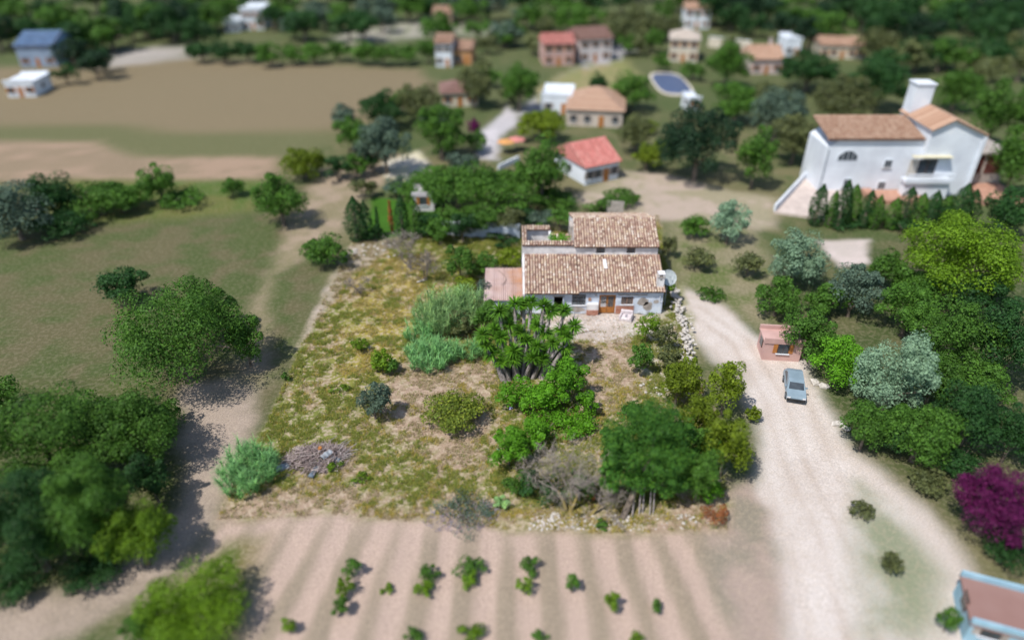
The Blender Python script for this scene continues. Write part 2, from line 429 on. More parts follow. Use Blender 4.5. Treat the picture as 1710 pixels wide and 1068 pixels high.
NAMES = {'road': 'gravel_road', 'road_edge': 'road_verge', 'track_up': 'dirt_path', 'yard_rubble': 'rubble_ground', 'drive': 'driveway',
         'lane_low': 'lane', 'garden_dry': 'garden_ground', 'bank': 'stony_bank', 'verge': 'grass_verge', 'weedy_corner': 'weedy_ground', 'left_grove_ground': 'grove_ground'}
def terrain(name, sel):
    q = Q[sel]
    if not len(q): return
    u, inv = np.unique(q, return_inverse=True)
    V = np.stack([GX.ravel()[u], GY.ravel()[u], GZ.ravel()[u]], -1)
    me = np_mesh(name, V, inv.reshape(-1, 4), EARTH, True)
    a = me.color_attributes.new('albedo', 'FLOAT_COLOR', 'POINT')
    cc = np.concatenate([gcol.reshape(-1, 3)[u], np.ones((len(u), 1))], 1)
    a.data.foreach_set('color', cc.astype(np.float32).ravel())
    a = me.attributes.new('mottle', 'FLOAT', 'POINT'); a.data.foreach_set('value', gmot.ravel()[u].astype(np.float32))
    tag(link(name, me), kind='structure')
terrain('ground', fz == -1)
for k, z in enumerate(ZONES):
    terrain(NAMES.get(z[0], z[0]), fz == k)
def gh(x, y):
    return float(height(np.array([x * 1.0]), np.array([y * 1.0]))[0])

# ------------------------------------------------------------------ vegetation makers
def rdir(rng, n):
    v = rng.normal(size=(n, 3)); return v / np.linalg.norm(v, axis=1)[:, None]
def cards(rng, P, N, size, aspect=.62, jit=.7, up=0.0):
    n = len(P)
    N = N + jit * rdir(rng, n) + np.array((0, 0, up)); N /= np.linalg.norm(N, axis=1)[:, None] + 1e-9
    U = np.cross(N, rdir(rng, n)); U /= np.linalg.norm(U, axis=1)[:, None] + 1e-9
    Vv = np.cross(N, U)
    s = (size * rng.choice([.55, .8, 1.05, 1.5], n, p=[.3, .35, .25, .1]) * rng.uniform(.85, 1.15, n))[:, None] * .5
    a = P - U * s; c = P + U * s + N * s * .25
    bq = P - Vv * s * aspect - N * s * .12; d = P + Vv * s * aspect - N * s * .12
    V = np.stack([a, bq, c, d], 1).reshape(-1, 3)
    F = np.arange(4 * n).reshape(n, 4)
    return V, F
def blob_pts(rng, n, K, flat=1.0, rb=(.26, .42), low=-.55):
    cen = rdir(rng, K * 3); cen = cen[cen[:, 2] > low][:K]; K = len(cen)
    q = rng.uniform(.45, .86, (K, 1)); cen = cen * q
    rr = rng.uniform(rb[0] * .7, rb[1], K) * np.where(q[:, 0] > .76, .72, 1.05)
    k = rng.integers(0, K, n); v = rdir(rng, n)
    v[:, 2] = np.where((v[:, 2] < -.3) & (rng.random(n) < .6), -v[:, 2], v[:, 2])
    p = cen[k] + v * (rr[k] * rng.uniform(.72, 1.08, n))[:, None] * np.array((1, 1, flat))
    return p, v
def crown_mesh(rng, R, rz, leaf, mat, K=22, cover=1.25, flat=1.0, rb=(.26, .42), aspect=.62, up=.25, name='crown', jit=.7, low=-.55):
    area = 4 * math.pi * (R * R * rz) ** (2 / 3) * 1.5
    n = int(min(24000, max(250, cover * area / (leaf * leaf * .6))))
    p, v = blob_pts(rng, n, K, flat, rb, low)
    ni = n // 6
    p2 = rdir(rng, ni) * rng.uniform(.1, .6, (ni, 1)); v2 = rdir(rng, ni)
    p = np.concatenate([p, p2]) * np.array((R, R, rz)); v = np.concatenate([v, v2])
    V, F = cards(rng, p, v, leaf, aspect, jit, up)
    return np_mesh(name, V, F, mat)
def trunk_mb(rng, h, r, R, n=4, lean=(0, 0), top=None):
    mb = MB(); top = top or h
    mid = (lean[0] * .5 + rng.uniform(-.1, .1) * R * .3, lean[1] * .5, h * .55)
    mb.tube([(0, 0, -.15), (mid[0]*.4, mid[1]*.4, h * .25), mid, (lean[0], lean[1], h)], [r * 1.3, r, r * .8, r * .5], 7)
    for i in range(n):
        a = 2 * math.pi * (i + rng.uniform(0, .8)) / n; e = rng.uniform(.45, .8)
        t = rng.uniform(.4, .8)
        p0 = Vector((mid[0], mid[1], h * t * .9))
        p2 = Vector((lean[0] + math.cos(a) * R * e, lean[1] + math.sin(a) * R * e, h + rng.uniform(.0, .5) * R * .6))
        p1 = (p0 + p2) / 2 + Vector((0, 0, .12 * R))
        mb.tube([p0, p1, p2], [r * .5, r * .33, r * .12], 5)
    return mb
def solve(cx, cy, rx, ry, clear, sq=1.0):
    """photo ellipse -> world base, radius, half height"""
    zc = 1.5 + clear
    for _ in range(12):
        x, y = G(cx, cy, zc); Z = depth(y, zc); R = rx * Z / FPX; r = ry * Z / FPX
        th = math.atan2(CAMH - zc, y)
        q = r * r - (R * .96 * math.sin(th)) ** 2
        rz = math.sqrt(max(q, (.42 * r) ** 2)) / math.cos(th)
        rz = min(rz, 1.5 * max(R, .1) * sq) if sq else rz
        zc = .5 * zc + .5 * (clear + rz * .92)
    return x, y, zc, R, rz, Z
seedc = [100]
def plant(name, cat, label, cx, cy, rx, ry, mat, clear=0.0, K=22, lf=2.6, group=None, bark=None, part='crown', lean=(0, 0), **kw):
    seedc[0] += 1; rng = np.random.default_rng(seedc[0])
    x, y, zc, R, rz, Z = solve(cx, cy, rx, ry, clear)
    leaf = lf * Z / 683.0
    g = gh(x, y)
    t = thing(name, label, cat, (x, y, g), rng.uniform(0, 0.3), group)
    tb = 'trunk' if clear > .4 or zc > 2 else 'stem'
    link(tb, trunk_mb(rng, max(.3, zc * .8), max(.04, R * (.055 if tb == 'trunk' else .03)), R, 4, lean).mesh(tb, bark or BARK), t)
    o = link(part, crown_mesh(rng, R * .93, rz * .95, leaf, LM[mat], K=K, name=part, **kw), t)
    o.location = (0, 0, zc - g * 0)
    return t, R, rz, zc, rng

def cypress(name, label, cx, ytop, ybase, wpx, mat='dark', group=None, bare=0.0, y=None):
    seedc[0] += 1; rng = np.random.default_rng(seedc[0])
    x, y0 = G(cx, ybase); g = gh(x, y0)
    h = WY(cx, ytop, y0)[1]; Z = depth(y0, h / 2); r = 1.3 * wpx * Z / FPX / 2
    t = thing(name, label, 'cypress tree', (x, y0, g), 0, group)
    MB().tube([(0, 0, -.1), (0, 0, h * .4), (0, 0, h * .93)], [r * .22 + .05, r * .15 + .03, .02], 6).build('trunk', BARK, t)
    leaf = 2.3 * Z / 683; n = int(max(400, 3.6 * math.pi * r * h / (leaf * leaf * .55)))
    u = rng.random(n) ** .85; u = bare + (1 - bare) * u
    prof = np.interp(u, [0, bare, bare + .08, .45, .8, 1], [0, .25, .75, 1, .6, .03])
    a = rng.uniform(0, 2 * math.pi, n)
    rad = prof * r * (rng.uniform(.75, 1.05, n) + .14 * np.sin(a * 3 + u * 9))
    p = np.stack([np.cos(a) * rad, np.sin(a) * rad, u * h], -1)
    v = np.stack([np.cos(a), np.sin(a), np.full(n, .3)], -1)
    V, F = cards(rng, p, v, leaf, .5, .6, .2)
    link('crown', np_mesh('crown', V, F, LM[mat]), t)
    return t

def branches(mb, rng, p, d, L, r, lev, maxl, spread=.55, n=3, sides=4, droop=0.0, kids=3):
    pts = [p]; rs = [r]; dd = d.copy()
    for i in range(n):
        dd = (dd + Vector(rng.normal(size=3)) * .22 - Vector((0, 0, droop))).normalized()
        pts.append(pts[-1] + dd * (L / n)); rs.append(r * (1 - .55 * (i + 1) / n))
    mb.tube(pts, rs, max(3, sides))
    if lev >= maxl: return
    for i in range(kids + (1 if lev > 0 else 0)):
        k = min(n, 1 + int(rng.random() * n)) if i else n
        ax_ = dd.cross(Vector(rng.normal(size=3))).normalized()
        nd = (Matrix.Rotation(rng.uniform(.35, 1.0) * (spread / .55), 3, ax_) @ dd).normalized()
        branches(mb, rng, pts[k], nd, L * rng.uniform(.55, .82), max(.016, rs[k] * .62), lev + 1, maxl, spread, max(2, n - 1), 3, droop, kids)

def blade_mesh(name, rng, P, H, lean, wid, mat, seg=2):
    """bent blades standing at P with heights H"""
    n = len(P); a = rng.uniform(0, 2 * math.pi, n); D = np.stack([np.cos(a), np.sin(a), np.zeros(n)], -1)
    S_ = np.stack([-np.sin(a), np.cos(a), np.zeros(n)], -1)
    up = np.array((0, 0, 1.0)); Vs = []
    for i in range(seg + 1):
        t = i / seg
        c = P + up * (H * t * (1 - .25 * t * lean))[:, None] + D * (H * lean * t * t)[:, None]
        w = wid * (1 - t) * .5 if i else wid * .5
        if i < seg: Vs += [c - S_ * np.reshape(w, (-1, 1)), c + S_ * np.reshape(w, (-1, 1))]
        else: Vs += [c]
    k = 2 * seg + 1
    V = np.stack(Vs, 1).reshape(-1, 3)
    base = np.arange(n)[:, None] * k
    F = []
    for i in range(seg - 1):
        F.append(base + np.array([[2*i, 2*i+1, 2*i+3]])); F.append(base + np.array([[2*i, 2*i+3, 2*i+2]]))
    F.append(base + np.array([[2*seg-2, 2*seg-1, 2*seg]]))
    return V, np.concatenate(F)

def cane(label, cx, cy, rx, ry, h, mat, dens=1.0, dead=.0, group=None, outlabel=None):
    """clump of giant cane: upright stems with long arching leaves, footprint = photo ellipse on the ground"""
    seedc[0] += 1; rng = np.random.default_rng(seedc[0])
    x, y = G(cx, cy, h * .5); Z = depth(y, h / 2)
    rxm = rx * Z / FPX; rym = max(.5, (ry * Z / FPX - h * .5 * .8) / .58)
    t = thing('giant_cane', label, 'cane clump', (x, y, gh(x, y)), 0, group)
    ns = int(26 * rxm * rym * dens)
    a = rng.uniform(0, 2 * math.pi, ns); q = np.sqrt(rng.random(ns))
    bx, by = np.cos(a) * q * rxm, np.sin(a) * q * rym
    hh = h * rng.uniform(.45, 1.05, ns) * (1 - .35 * q ** 2)
    mb = MB(); lp = []; lh = []
    for i in range(ns):
        lx, ly = rng.normal(0, .10, 2) * hh[i] + np.array((bx[i], by[i])) * .12
        mb.tube([(bx[i], by[i], -.05), (bx[i] + lx * .4, by[i] + ly * .4, hh[i] * .55), (bx[i] + lx, by[i] + ly, hh[i])], [.022, .018, .006], 3)
        m_ = 26
        tt = rng.uniform(.2, 1, m_)
        lp.append(np.stack([bx[i] + lx * tt, by[i] + ly * tt, hh[i] * tt], -1)); lh.append(np.full(m_, .70) * rng.uniform(.6, 1.2, m_))
    mb.build('stems', BARKP if dead else mat_stem, t)['kind'] = 'stuff'
    V, F = blade_mesh('leaves', rng, np.concatenate(lp), np.concatenate(lh), 1.0, .075, None, 3)
    o = link('leaves', np_mesh('leaves', V, F, LM[mat]), t); o['kind'] = 'stuff'
    return t
mat_stem = mat_noise('cane stems', (.16, .20, .07), (.30, .30, .13), 3)

# ------------------------------------------------------------------ the farmhouse
YF = 63.4; YB = 68.28; XL, XS, XR = 1.28, 7.2, 16.35
house = thing('farmhouse', 'abandoned whitewashed farmhouse with weathered clay tile roofs on two levels', 'farmhouse', (XL, YF, 0))
HX, HY = XL, YF
def wall_holes(x0, x1, z0, z1, y, th, holes):
    """front wall slab from y (outer face) to y+th, with rectangular holes (x0,x1,z0,z1)"""
    xs = sorted({x0, x1} | {v for h in holes for v in h[:2]}); zs = sorted({z0, z1} | {v for h in holes for v in h[2:]})
    def solid(i, j):
        if i < 0 or j < 0 or i >= len(xs) - 1 or j >= len(zs) - 1: return False
        cx, cz = (xs[i] + xs[i+1]) / 2, (zs[j] + zs[j+1]) / 2
        return not any(h[0] < cx < h[1] and h[2] < cz < h[3] for h in holes)
    mb = MB()
    for i in range(len(xs) - 1):
        for j in range(len(zs) - 1):
            if not solid(i, j): continue
            a, b, c, d = xs[i], xs[i+1], zs[j], zs[j+1]; Y0, Y1 = y, y + th
            mb.add([(a,Y0,c),(b,Y0,c),(b,Y0,d),(a,Y0,d)], [(0,1,2,3)]); mb.add([(a,Y1,c),(b,Y1,c),(b,Y1,d),(a,Y1,d)], [(3,2,1,0)])
            if not solid(i-1, j): mb.add([(a,Y0,c),(a,Y0,d),(a,Y1,d),(a,Y1,c)], [(0,1,2,3)])
            if not solid(i+1, j): mb.add([(b,Y0,c),(b,Y1,c),(b,Y1,d),(b,Y0,d)], [(0,1,2,3)])
            if not solid(i, j-1): mb.add([(a,Y0,c),(a,Y1,c),(b,Y1,c),(b,Y0,c)], [(0,1,2,3)])
            if not solid(i, j+1): mb.add([(a,Y0,d),(b,Y0,d),(b,Y1,d),(a,Y1,d)], [(0,1,2,3)])
    return mb
def L(mb):       # world -> house local
    mb.v = [(x - HX, y - HY, z) for x, y, z in mb.v]; return mb
def wx(px, py, Y=YF): return WY(px, py, Y)
# openings in the ground floor, in world X and Z
D0 = (4.55, 5.55, 0.0, 2.10)        # dark open doorway on the left
W1 = (6.50, 8.00, 1.05, 2.42)       # barred window
D1 = (9.46, 11.25, 0.0, 2.36)       # double door
W2 = (11.85, 13.15, 1.12, 2.12)     # window with brown frame
L(wall_holes(XL, XR, 0, 2.72, YF, .3, [D0, W1, D1, W2])).build('front_wall', BLUEW, house)
mb = MB(); mb.box(XL, XL + .3, YF + .3, YB, 0, 2.72)
mb.add([(XL,YF+.3,2.72),(XL+.3,YF+.3,2.72),(XL+.3,YB,4.62),(XL,YB,4.62),(XL,YB,2.72),(XL+.3,YB,2.72)], [(0,1,2,3),(0,3,4),(1,5,2)])
L(mb).build('side_wall', WHITEW, house)
mb = MB(); mb.box(XR - .3, XR, YF + .3, YB, 0, 2.72)
mb.add([(XR-.3,YF+.3,2.72),(XR,YF+.3,2.72),(XR,YB,4.55),(XR-.3,YB,4.55),(XR-.3,YB,2.72),(XR,YB,2.72)], [(0,1,2,3),(0,3,4),(1,5,2)])
L(mb).build('side_wall', WHITEW, house)
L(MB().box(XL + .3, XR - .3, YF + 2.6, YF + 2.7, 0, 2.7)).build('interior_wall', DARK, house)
# verge strip along the left gable
L(MB().add([(XL-.12,YF-.3,2.60),(XL+.10,YF-.3,2.60),(XL+.10,YB,4.86),(XL-.12,YB,4.86),(XL-.12,YF-.3,2.35),(XL+.10,YF-.3,2.35),(XL+.10,YB,4.5),(XL-.12,YB,4.5)],
     [(0,1,2,3),(0,4,5,1),(3,7,4,0),(1,5,6,2),(2,6,7,3)])).build('verge', WHITEW, house)

def tile_roof(parent, x0, x1, Ya, za, Yb, zb, mat=TILES, seed=1, pitch=.30, rlen=.37, skew=0.0, ridge=True, origin=(0, 0), name='roof_tiles', flip=False):
    rng = np.random.default_rng(seed)
    sl = math.hypot(Yb - Ya, zb - za); dy, dz = (Yb - Ya) / sl, (zb - za) / sl
    nyv, nzv = -dz, dy
    if flip: nyv, nzv = (dz, -dy)
    if nzv < 0: nyv, nzv = -nyv, -nzv
    nc = int(round((x1 - x0) / pitch)); nr = int(round(sl / rlen)); pw = (x1 - x0) / nc; pl = sl / nr
    V = []; F = []
    ang = np.linspace(0, math.pi, 6)
    for c in range(nc):
        cx0 = x0 + (c + .5) * pw; wob = rng.normal(0, .012)
        for r in range(nr):
            s0 = r * pl - .05 + rng.normal(0, .012); s1 = s0 + pl + .07
            r0 = pw * .40 * rng.uniform(.94, 1.07); r1 = r0 * .80
            xo = cx0 + wob + rng.normal(0, .008) + skew * (r / nr)
            base = len(V); lift0 = .045 + rng.normal(0, .006); lift1 = .012
            for s, rr, lf in ((s0, r0, lift0), (s1, r1, lift1)):
                for a in ang:
                    hgt = math.sin(a) * rr * .95 + lf
                    V.append((xo + math.cos(a) * rr - origin[0], Ya + dy * s + nyv * hgt - origin[1], za + dz * s + nzv * hgt))
            k = len(ang)
            for i in range(k - 1): F.append((base + i, base + i + 1, base + k + i + 1, base + k + i))
    o = link(name, np_mesh(name, np.array(V), np.array(F), mat), parent); o['kind'] = 'stuff'
    e = .10
    u = MB().add([(x0,Ya,za),(x1,Ya,za),(x1+skew,Yb,zb),(x0+skew,Yb,zb),(x0,Ya+.01,za-e),(x1,Ya+.01,za-e),(x1+skew,Yb,zb-e),(x0+skew,Yb,zb-e)],
                 [(0,1,2,3),(0,4,5,1),(1,5,6,2),(2,6,7,3),(3,7,4,0),(4,7,6,5)])
    u.v = [(x - origin[0], y - origin[1], z) for x, y, z in u.v]
    u.build('roof', UNDER, parent)
    if ridge:
        mb = MB(); n = int((x1 - x0) / .42)
        for i in range(n):
            a = x0 + skew + (x1 - x0) * i / n; b2 = x0 + skew + (x1 - x0) * (i + 1.12) / n
            vs = []
            for xx, rr in ((a, .15), (b2, .12)):
                for q in range(6):
                    t = math.pi * q / 5
                    vs.append((xx - origin[0], Yb + math.cos(t) * rr - origin[1], zb + .04 + math.sin(t) * rr + rng.normal(0, .004)))
            mb.add(vs, [(q, q+1, 6+q+1, 6+q) for q in range(5)])
        mb.build('ridge_tiles', mat, parent)['kind'] = 'stuff'
OR = (HX, HY)
tile_roof(house, XL + .1, XS, YF - .52, 2.80, YB, 4.74, seed=3, ridge=False, origin=OR)
tile_roof(house, XS, XR + .12, YF - .36, 2.92, YB, 4.68, seed=4, ridge=False, origin=OR, skew=.08)
# upper storey on the right
UX0, UX1 = 7.0, 16.3
w3 = (9.22, 10.12, 4.88, 5.50); w4 = (12.72, 13.62, 4.88, 5.50)
def upx(a, b): return WY(a, 420, YB)[0], WY(b, 420, YB)[0]
w3 = (*upx(995.5, 1010), 4.84, 5.56); w4 = (*upx(1046.5, 1061), 4.84, 5.56)
L(wall_holes(UX0, UX1, 2.5, 5.66, YB, .3, [w3, w4])).build('upper_wall', WHITEW, house)
mb = MB(); YR, ZR = 72.75, 7.22; YK = 77.0
for xa in (UX0, UX1 - .3):
    mb.prism([(0,0)], 0, 0) if False else None
    a, b2 = xa, xa + .3
    mb.add([(a,YB+.3,0),(b2,YB+.3,0),(b2,YK,0),(a,YK,0),(a,YB+.3,5.72),(b2,YB+.3,5.72),(b2,YK,5.55),(a,YK,5.55),(a,YR,7.1),(b2,YR,7.1)],
           [(0,4,8,7,3),(1,2,6,9,5),(4,5,9,8),(8,9,6,7),(0,1,5,4),(3,7,6,2)])
mb.box(UX0 + .3, UX1 - .3, YK - .3, YK, 0, 5.6)
L(mb).build('upper_side_wall', WHITEW, house)
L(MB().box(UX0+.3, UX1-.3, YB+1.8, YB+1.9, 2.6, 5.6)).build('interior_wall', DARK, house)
tile_roof(house, UX0 - .08, UX1 + .1, YB - .28, 5.76, YR, ZR, seed=5, origin=OR, skew=.12)
tile_roof(house, UX0 - .08, UX1 + .1, YK + .2, 5.70, YR, ZR, seed=6, ridge=False, origin=OR)
# ruined part behind on the left: front wall, tile capped ledges, open court
L(MB().box(XL - .1, UX0, YB, YB + .32, 2.5, 5.88)).build('parapet_wall', WHITEW, house)
tile_roof(house, XL - .15, UX0 - .1, YB - .12, 5.90, YB + .75, 6.02, seed=7, ridge=False, origin=OR, rlen=.4)
L(MB().box(XL - .1, XL + .25, YB + .32, 73.0, 0, 5.80)).build('ruin_wall', WHITEW, house)
tile_roof(house, XL - .16, XL + .42, YB + .76, 5.92, 73.0, 6.0, seed=8, ridge=False, origin=OR, pitch=.29)
L(MB().box(XL + .25, 4.35, 72.70, 73.0, 0, 5.75)).build('ruin_wall', WHITEW, house)
tile_roof(house, XL + .43, 4.45, 72.35, 5.80, 73.15, 5.98, seed=9, ridge=False, origin=OR, rlen=.4)
L(MB().box(4.25, 4.50, YB + 2.6, 72.69, 0, 5.70)).build('ruin_wall', WHITEW, house)
L(MB().box(4.50, UX0 - .02, 71.3, 71.6, 0, 5.2)).build('inner_wall', WHITEW, house)
tile_roof(house, 4.52, UX0 - .1, 71.05, 5.22, 72.0, 5.42, seed=10, ridge=False, origin=OR, rlen=.4)
L(MB().box(UX0 - .35, UX0 - .03, 71.62, 73.3, 4.8, 6.55)).build('inner_wall', CONC, house)
L(MB().add([(4.5,YB+.75,5.1),(6.9,YB+.75,5.6),(6.9,70.9,5.55),(4.5,70.4,3.9)], [(0,1,2,3)])).build('collapsed_ceiling', CONC, house)
for k, (dx, rot) in enumerate(((.0, .3), (.35, -.5), (.8, .15))):
    mb = MB().obox(Matrix.Translation((3.05 + dx - HX, YB + 1.0 - HY, 5.85 + .04*k)) @ Matrix.Rotation(rot, 4, 'Y') @ Matrix.Rotation(.6, 4, 'Z'), .75, .14, .12)
    mb.build('fallen_beam', STONE, house)
# windows, doors
def window(par, h, y, frame_mat, bars=5, hbars=1, panes=2, sill=True, grille=True, depthy=.12, ox=HX, oy=HY, nm='window', gm=None):
    x0, x1, z0, z1 = h
    def loc(mb): mb.v = [(x - ox, yy - oy, z) for x, yy, z in mb.v]; return mb
    f = .06; e = .003
    mb = MB()
    mb.box(x0+e, x1-e, y+depthy, y+depthy+.06, z0+e, z0+f); mb.box(x0+e, x1-e, y+depthy, y+depthy+.06, z1-f, z1-e)
    mb.box(x0+e, x0+f, y+depthy, y+depthy+.06, z0+f, z1-f); mb.box(x1-f, x1-e, y+depthy, y+depthy+.06, z0+f, z1-f)
    for k in range(1, panes):
        xc = x0 + (x1-x0)*k/panes; mb.box(xc-.03, xc+.03, y+depthy, y+depthy+.06, z0+f, z1-f)
    w = loc(mb).build(nm, frame_mat, par)
    for k in range(panes):
        a = x0 + (x1-x0)*k/panes + .03; b_ = x0 + (x1-x0)*(k+1)/panes - .03
        loc(MB().box(max(a, x0+f), min(b_, x1-f), y+depthy+.025, y+depthy+.035, z0+f, z1-f)).build('pane', GLASS, w)
    if grille:
        mb = MB()
        for k in range(bars):
            xc = x0 + (x1-x0)*(k+.5)/bars; mb.box(xc-.013, xc+.013, y+.02, y+.045, z0+.02, z1-.02)
        for k in range(hbars):
            zc = z0 + (z1-z0)*(k+.5)/hbars; mb.box(x0+.02, x1-.02, y+.046, y+.066, zc-.013, zc+.013)
        loc(mb).build('grille', gm or IRON, w)
    if sill: loc(MB().box(x0-.08, x1+.08, y-.10, y+.10, z0-.07, z0-.002)).build('sill', WHITEW, w)
    return w
window(house, W1, YF, DARKF, bars=9, hbars=3, panes=3, gm=METAL)
window(house, W2, YF, BROWN, bars=3, hbars=7, panes=2)
for w in (w3, w4): window(house, w, YB, DARKF, grille=False, panes=2, depthy=.14)
def hb(name, mat, *b, par=house):
    mb = MB()
    for q in b: mb.box(*q)
    return L(mb).build(name, mat, par)
fr = hb('door_frame', BROWN, (D1[0]+.004, D1[0]+.09, YF+.05, YF+.16, .02, 2.33), (D1[1]-.09, D1[1]-.004, YF+.05, YF+.16, .02, 2.33), (D1[0]+.09, D1[1]-.09, YF+.05, YF+.16, 2.24, 2.33))
for k in range(2):
    a = D1[0] + .10 + k * .80; b_ = a + .77
    d = hb('door', BROWN, (a, b_, YF+.08, YF+.13, .05, .78), (a, a+.07, YF+.08, YF+.13, .78, 2.22), (b_-.07, b_, YF+.08, YF+.13, .78, 2.22), (a+.07, b_-.07, YF+.08, YF+.13, 2.14, 2.22))
    bars = [(a+.10+i*.125, a+.125+i*.125, YF+.075, YF+.105, .79, 2.13) for i in range(5)]
    hb('grille', WHITEW if k == 0 else IRON, *bars, par=d)
    hb('pane', GLASS, (a+.07, b_-.07, YF+.115, YF+.125, .79 if k else 1.45, 2.13), par=d)
    if k == 0: hb('panel', WHITEW, (a+.07, b_-.07, YF+.112, YF+.124, .79, 1.22), par=d)
    hb('handle', METAL, (b_-.10 if k == 0 else a+.03, b_-.05 if k == 0 else a+.08, YF+.02, YF+.078, 1.0, 1.08), par=d)
# open leaf of the left doorway, lintel
hb('door', mat_noise('pale blue door', (.42, .50, .60), (.55, .63, .72), 2), (D0[1]-.04, D0[1]+.0, YF-.85, YF-.003, .04, 2.06))
hb('lintel', CONC, (D0[0]-.15, D0[1]+.15, YF-.03, YF-.002, 2.11, 2.24))
hb('meter_box', mat_noise('rusted plate', (.34, .17, .10), (.46, .28, .20), 5), (8.28, 8.58, YF-.08, YF-.003, 1.62, 1.98))
hb('low_wall', WHITEW, (8.15, 9.38, YF-.35, YF-.003, .62, 1.35))
hb('plinth', BRICK, (8.15, 9.38, YF-.40, YF-.003, 0, .617))
hb('plinth', BRICK, (11.32, 13.3, YF-.05, YF-.003, 0, 1.0))
hb('lintel', CONC, (11.5, 14.6, YF-.06, YF-.002, 2.32, 2.44))
for (a, b_, c, d_) in ((13.5, 14.9, .9, 2.1), (14.2, 15.4, 0.3, 1.6), (6.3, 8.1, .1, .9), (15.3, 16.0, 1.2, 1.8)):
    rng = np.random.default_rng(int(a * 10)); n = 14
    pts = [((a+b_)/2 - HX + math.cos(t)*(b_-a)/2*rng.uniform(.7, 1), -.012, (c+d_)/2 + math.sin(t)*(d_-c)/2*rng.uniform(.7, 1)) for t in np.linspace(0, 2*math.pi, n, endpoint=False)]
    MB().add(pts + [(x, .0-.001, z) for x, y, z in pts], [tuple(range(n))] + [(i, n+i, n+(i+1) % n, (i+1) % n) for i in range(n)]).build('bare_plaster_patch', CONC, house)
hb('wall_lamp', IRON, (9.0, 9.12, YF-.14, YF-.003, 2.28, 2.42))
L(MB().bar((XR-.35, YF-.12, 2.45), (XR-.35, YF-.12, 1.6), .035).bar((XR-.35, YF-.12, 1.6), (XR-.05, YF-.12, 1.55), .03)).build('drainpipe', PLASTIC, house)
L(MB().bar((6.9, YF-.02, 2.5), (9.3, YF-.03, 2.52), .012).bar((9.3, YF-.03, 2.52), (14.2, YF-.03, 2.42), .012)).build('cable', RUBBER, house)
# chimney at the right end
xc, zc = WY(1103, 466, YF + .6)
ch = hb('chimney', WHITEW, (xc-.36, xc+.36, YF+.25, YF+.95, 2.9, 4.35))
hb('cap', CONC, (xc-.42, xc+.42, YF+.19, YF+1.01, 4.35, 4.42), par=ch)
hb('flue', WHITEW, *[(xc+a-.07, xc+a+.07, YF+.26+b_, YF+.38+b_, 4.42, 4.66) for a in (-.26, .26) for b_ in (0, .5)], par=ch)
hb('cap', WHITEW, (xc-.38, xc+.38, YF+.22, YF+.98, 4.66, 4.80), par=ch)
hb('flue_opening', DARK, (xc-.10, xc+.12, YF+.238, YF+.248, 4.02, 4.15), par=ch)
# roof light strip
def roofpt(x, t, off=.17):
    y = YF - .36 + (YB - YF + .36) * t; z = 2.92 + (4.68 - 2.92) * t; return (x - HX, y - HY, z + off)
xa = WY(1009, 445, 66)[0]
p = [roofpt(xa+.02, .60), roofpt(xa+.42, .60), roofpt(xa+.34, .84), roofpt(xa-.02, .84)]
MB().add(p + [(x, y, z-.1) for x, y, z in p], [(0,1,2,3),(0,4,5,1),(1,5,6,2),(2,6,7,3),(3,7,4,0)]).build('skylight', PLASTIC, house)

# annex with corrugated roof
an = thing('annex', 'lean-to annex with rusty corrugated roof left of farmhouse', 'annex', (-3.0, 62.8, 0))
AX0, AX1, AYa, AYb, AZa, AZb = -3.05, 1.12, 62.45, 69.1, 2.22, 2.52
for i in range(4):
    for j in range(2):
        x0 = AX0 + (AX1 - AX0) * i / 4; x1 = AX0 + (AX1 - AX0) * (i + 1) / 4 + .04
        ya = AYa + (AYb - AYa) * j / 2; yb = AYa + (AYb - AYa) * (j + 1) / 2 + (.12 if j == 0 else 0)
        za = AZa + (AZb-AZa) * j/2 + (.045 if j else 0) + .012 * (i % 2); zb = AZa + (AZb-AZa)*(j+1)/2 + (.045 if j else .01) + .012 * (i % 2)
        n = 21; V = []; F = []
        for k in range(n):
            x = x0 + (x1 - x0) * k / (n - 1); h = .072 * math.cos(2 * math.pi * (x - AX0) / .2085)
            V += [(x + 3.0, ya - 62.8, za + h), (x + 3.0, yb - 62.8, zb + h)]
        for k in range(n - 1): F.append((2*k, 2*k+2, 2*k+3, 2*k+1))
        MB().add(V, F).build('roof_panel', CORR, an)
def al(mb): mb.v = [(x + 3.0, y - 62.8, z) for x, y, z in mb.v]; return mb
al(MB().box(-2.95, .9, 62.65, 62.85, 0, 2.12)).build('front_wall', BLUEW, an)
al(MB().box(-2.95, -2.75, 62.853, 69.0, 0, 2.12).box(-2.747, 1.1, 68.8, 69.0, 0, 2.4)).build('side_wall', WHITEW, an)
rng = np.random.default_rng(5); pts = []
for k in range(14):
    t = k / 13; px, py = 830 + 16*math.sin(t*2.4), 455 + 26*t; pts.append((WY(px - 8*t*2, py, 0.0001)[0], 0, 0))
cab = MB(); pp = []
for k in range(12):
    a = .1 + 1.5 * k / 11; pp.append((-1.7 + 1.0*math.sin(a*1.6), 68.4 - 3.2*k/11, 2.62 - .008*k))
pp = [(x + 3.0, y - 62.8, z) for x, y, z in pp]
cab.tube(pp, [.035]*12, 5).build('old_cable', IRON, an)

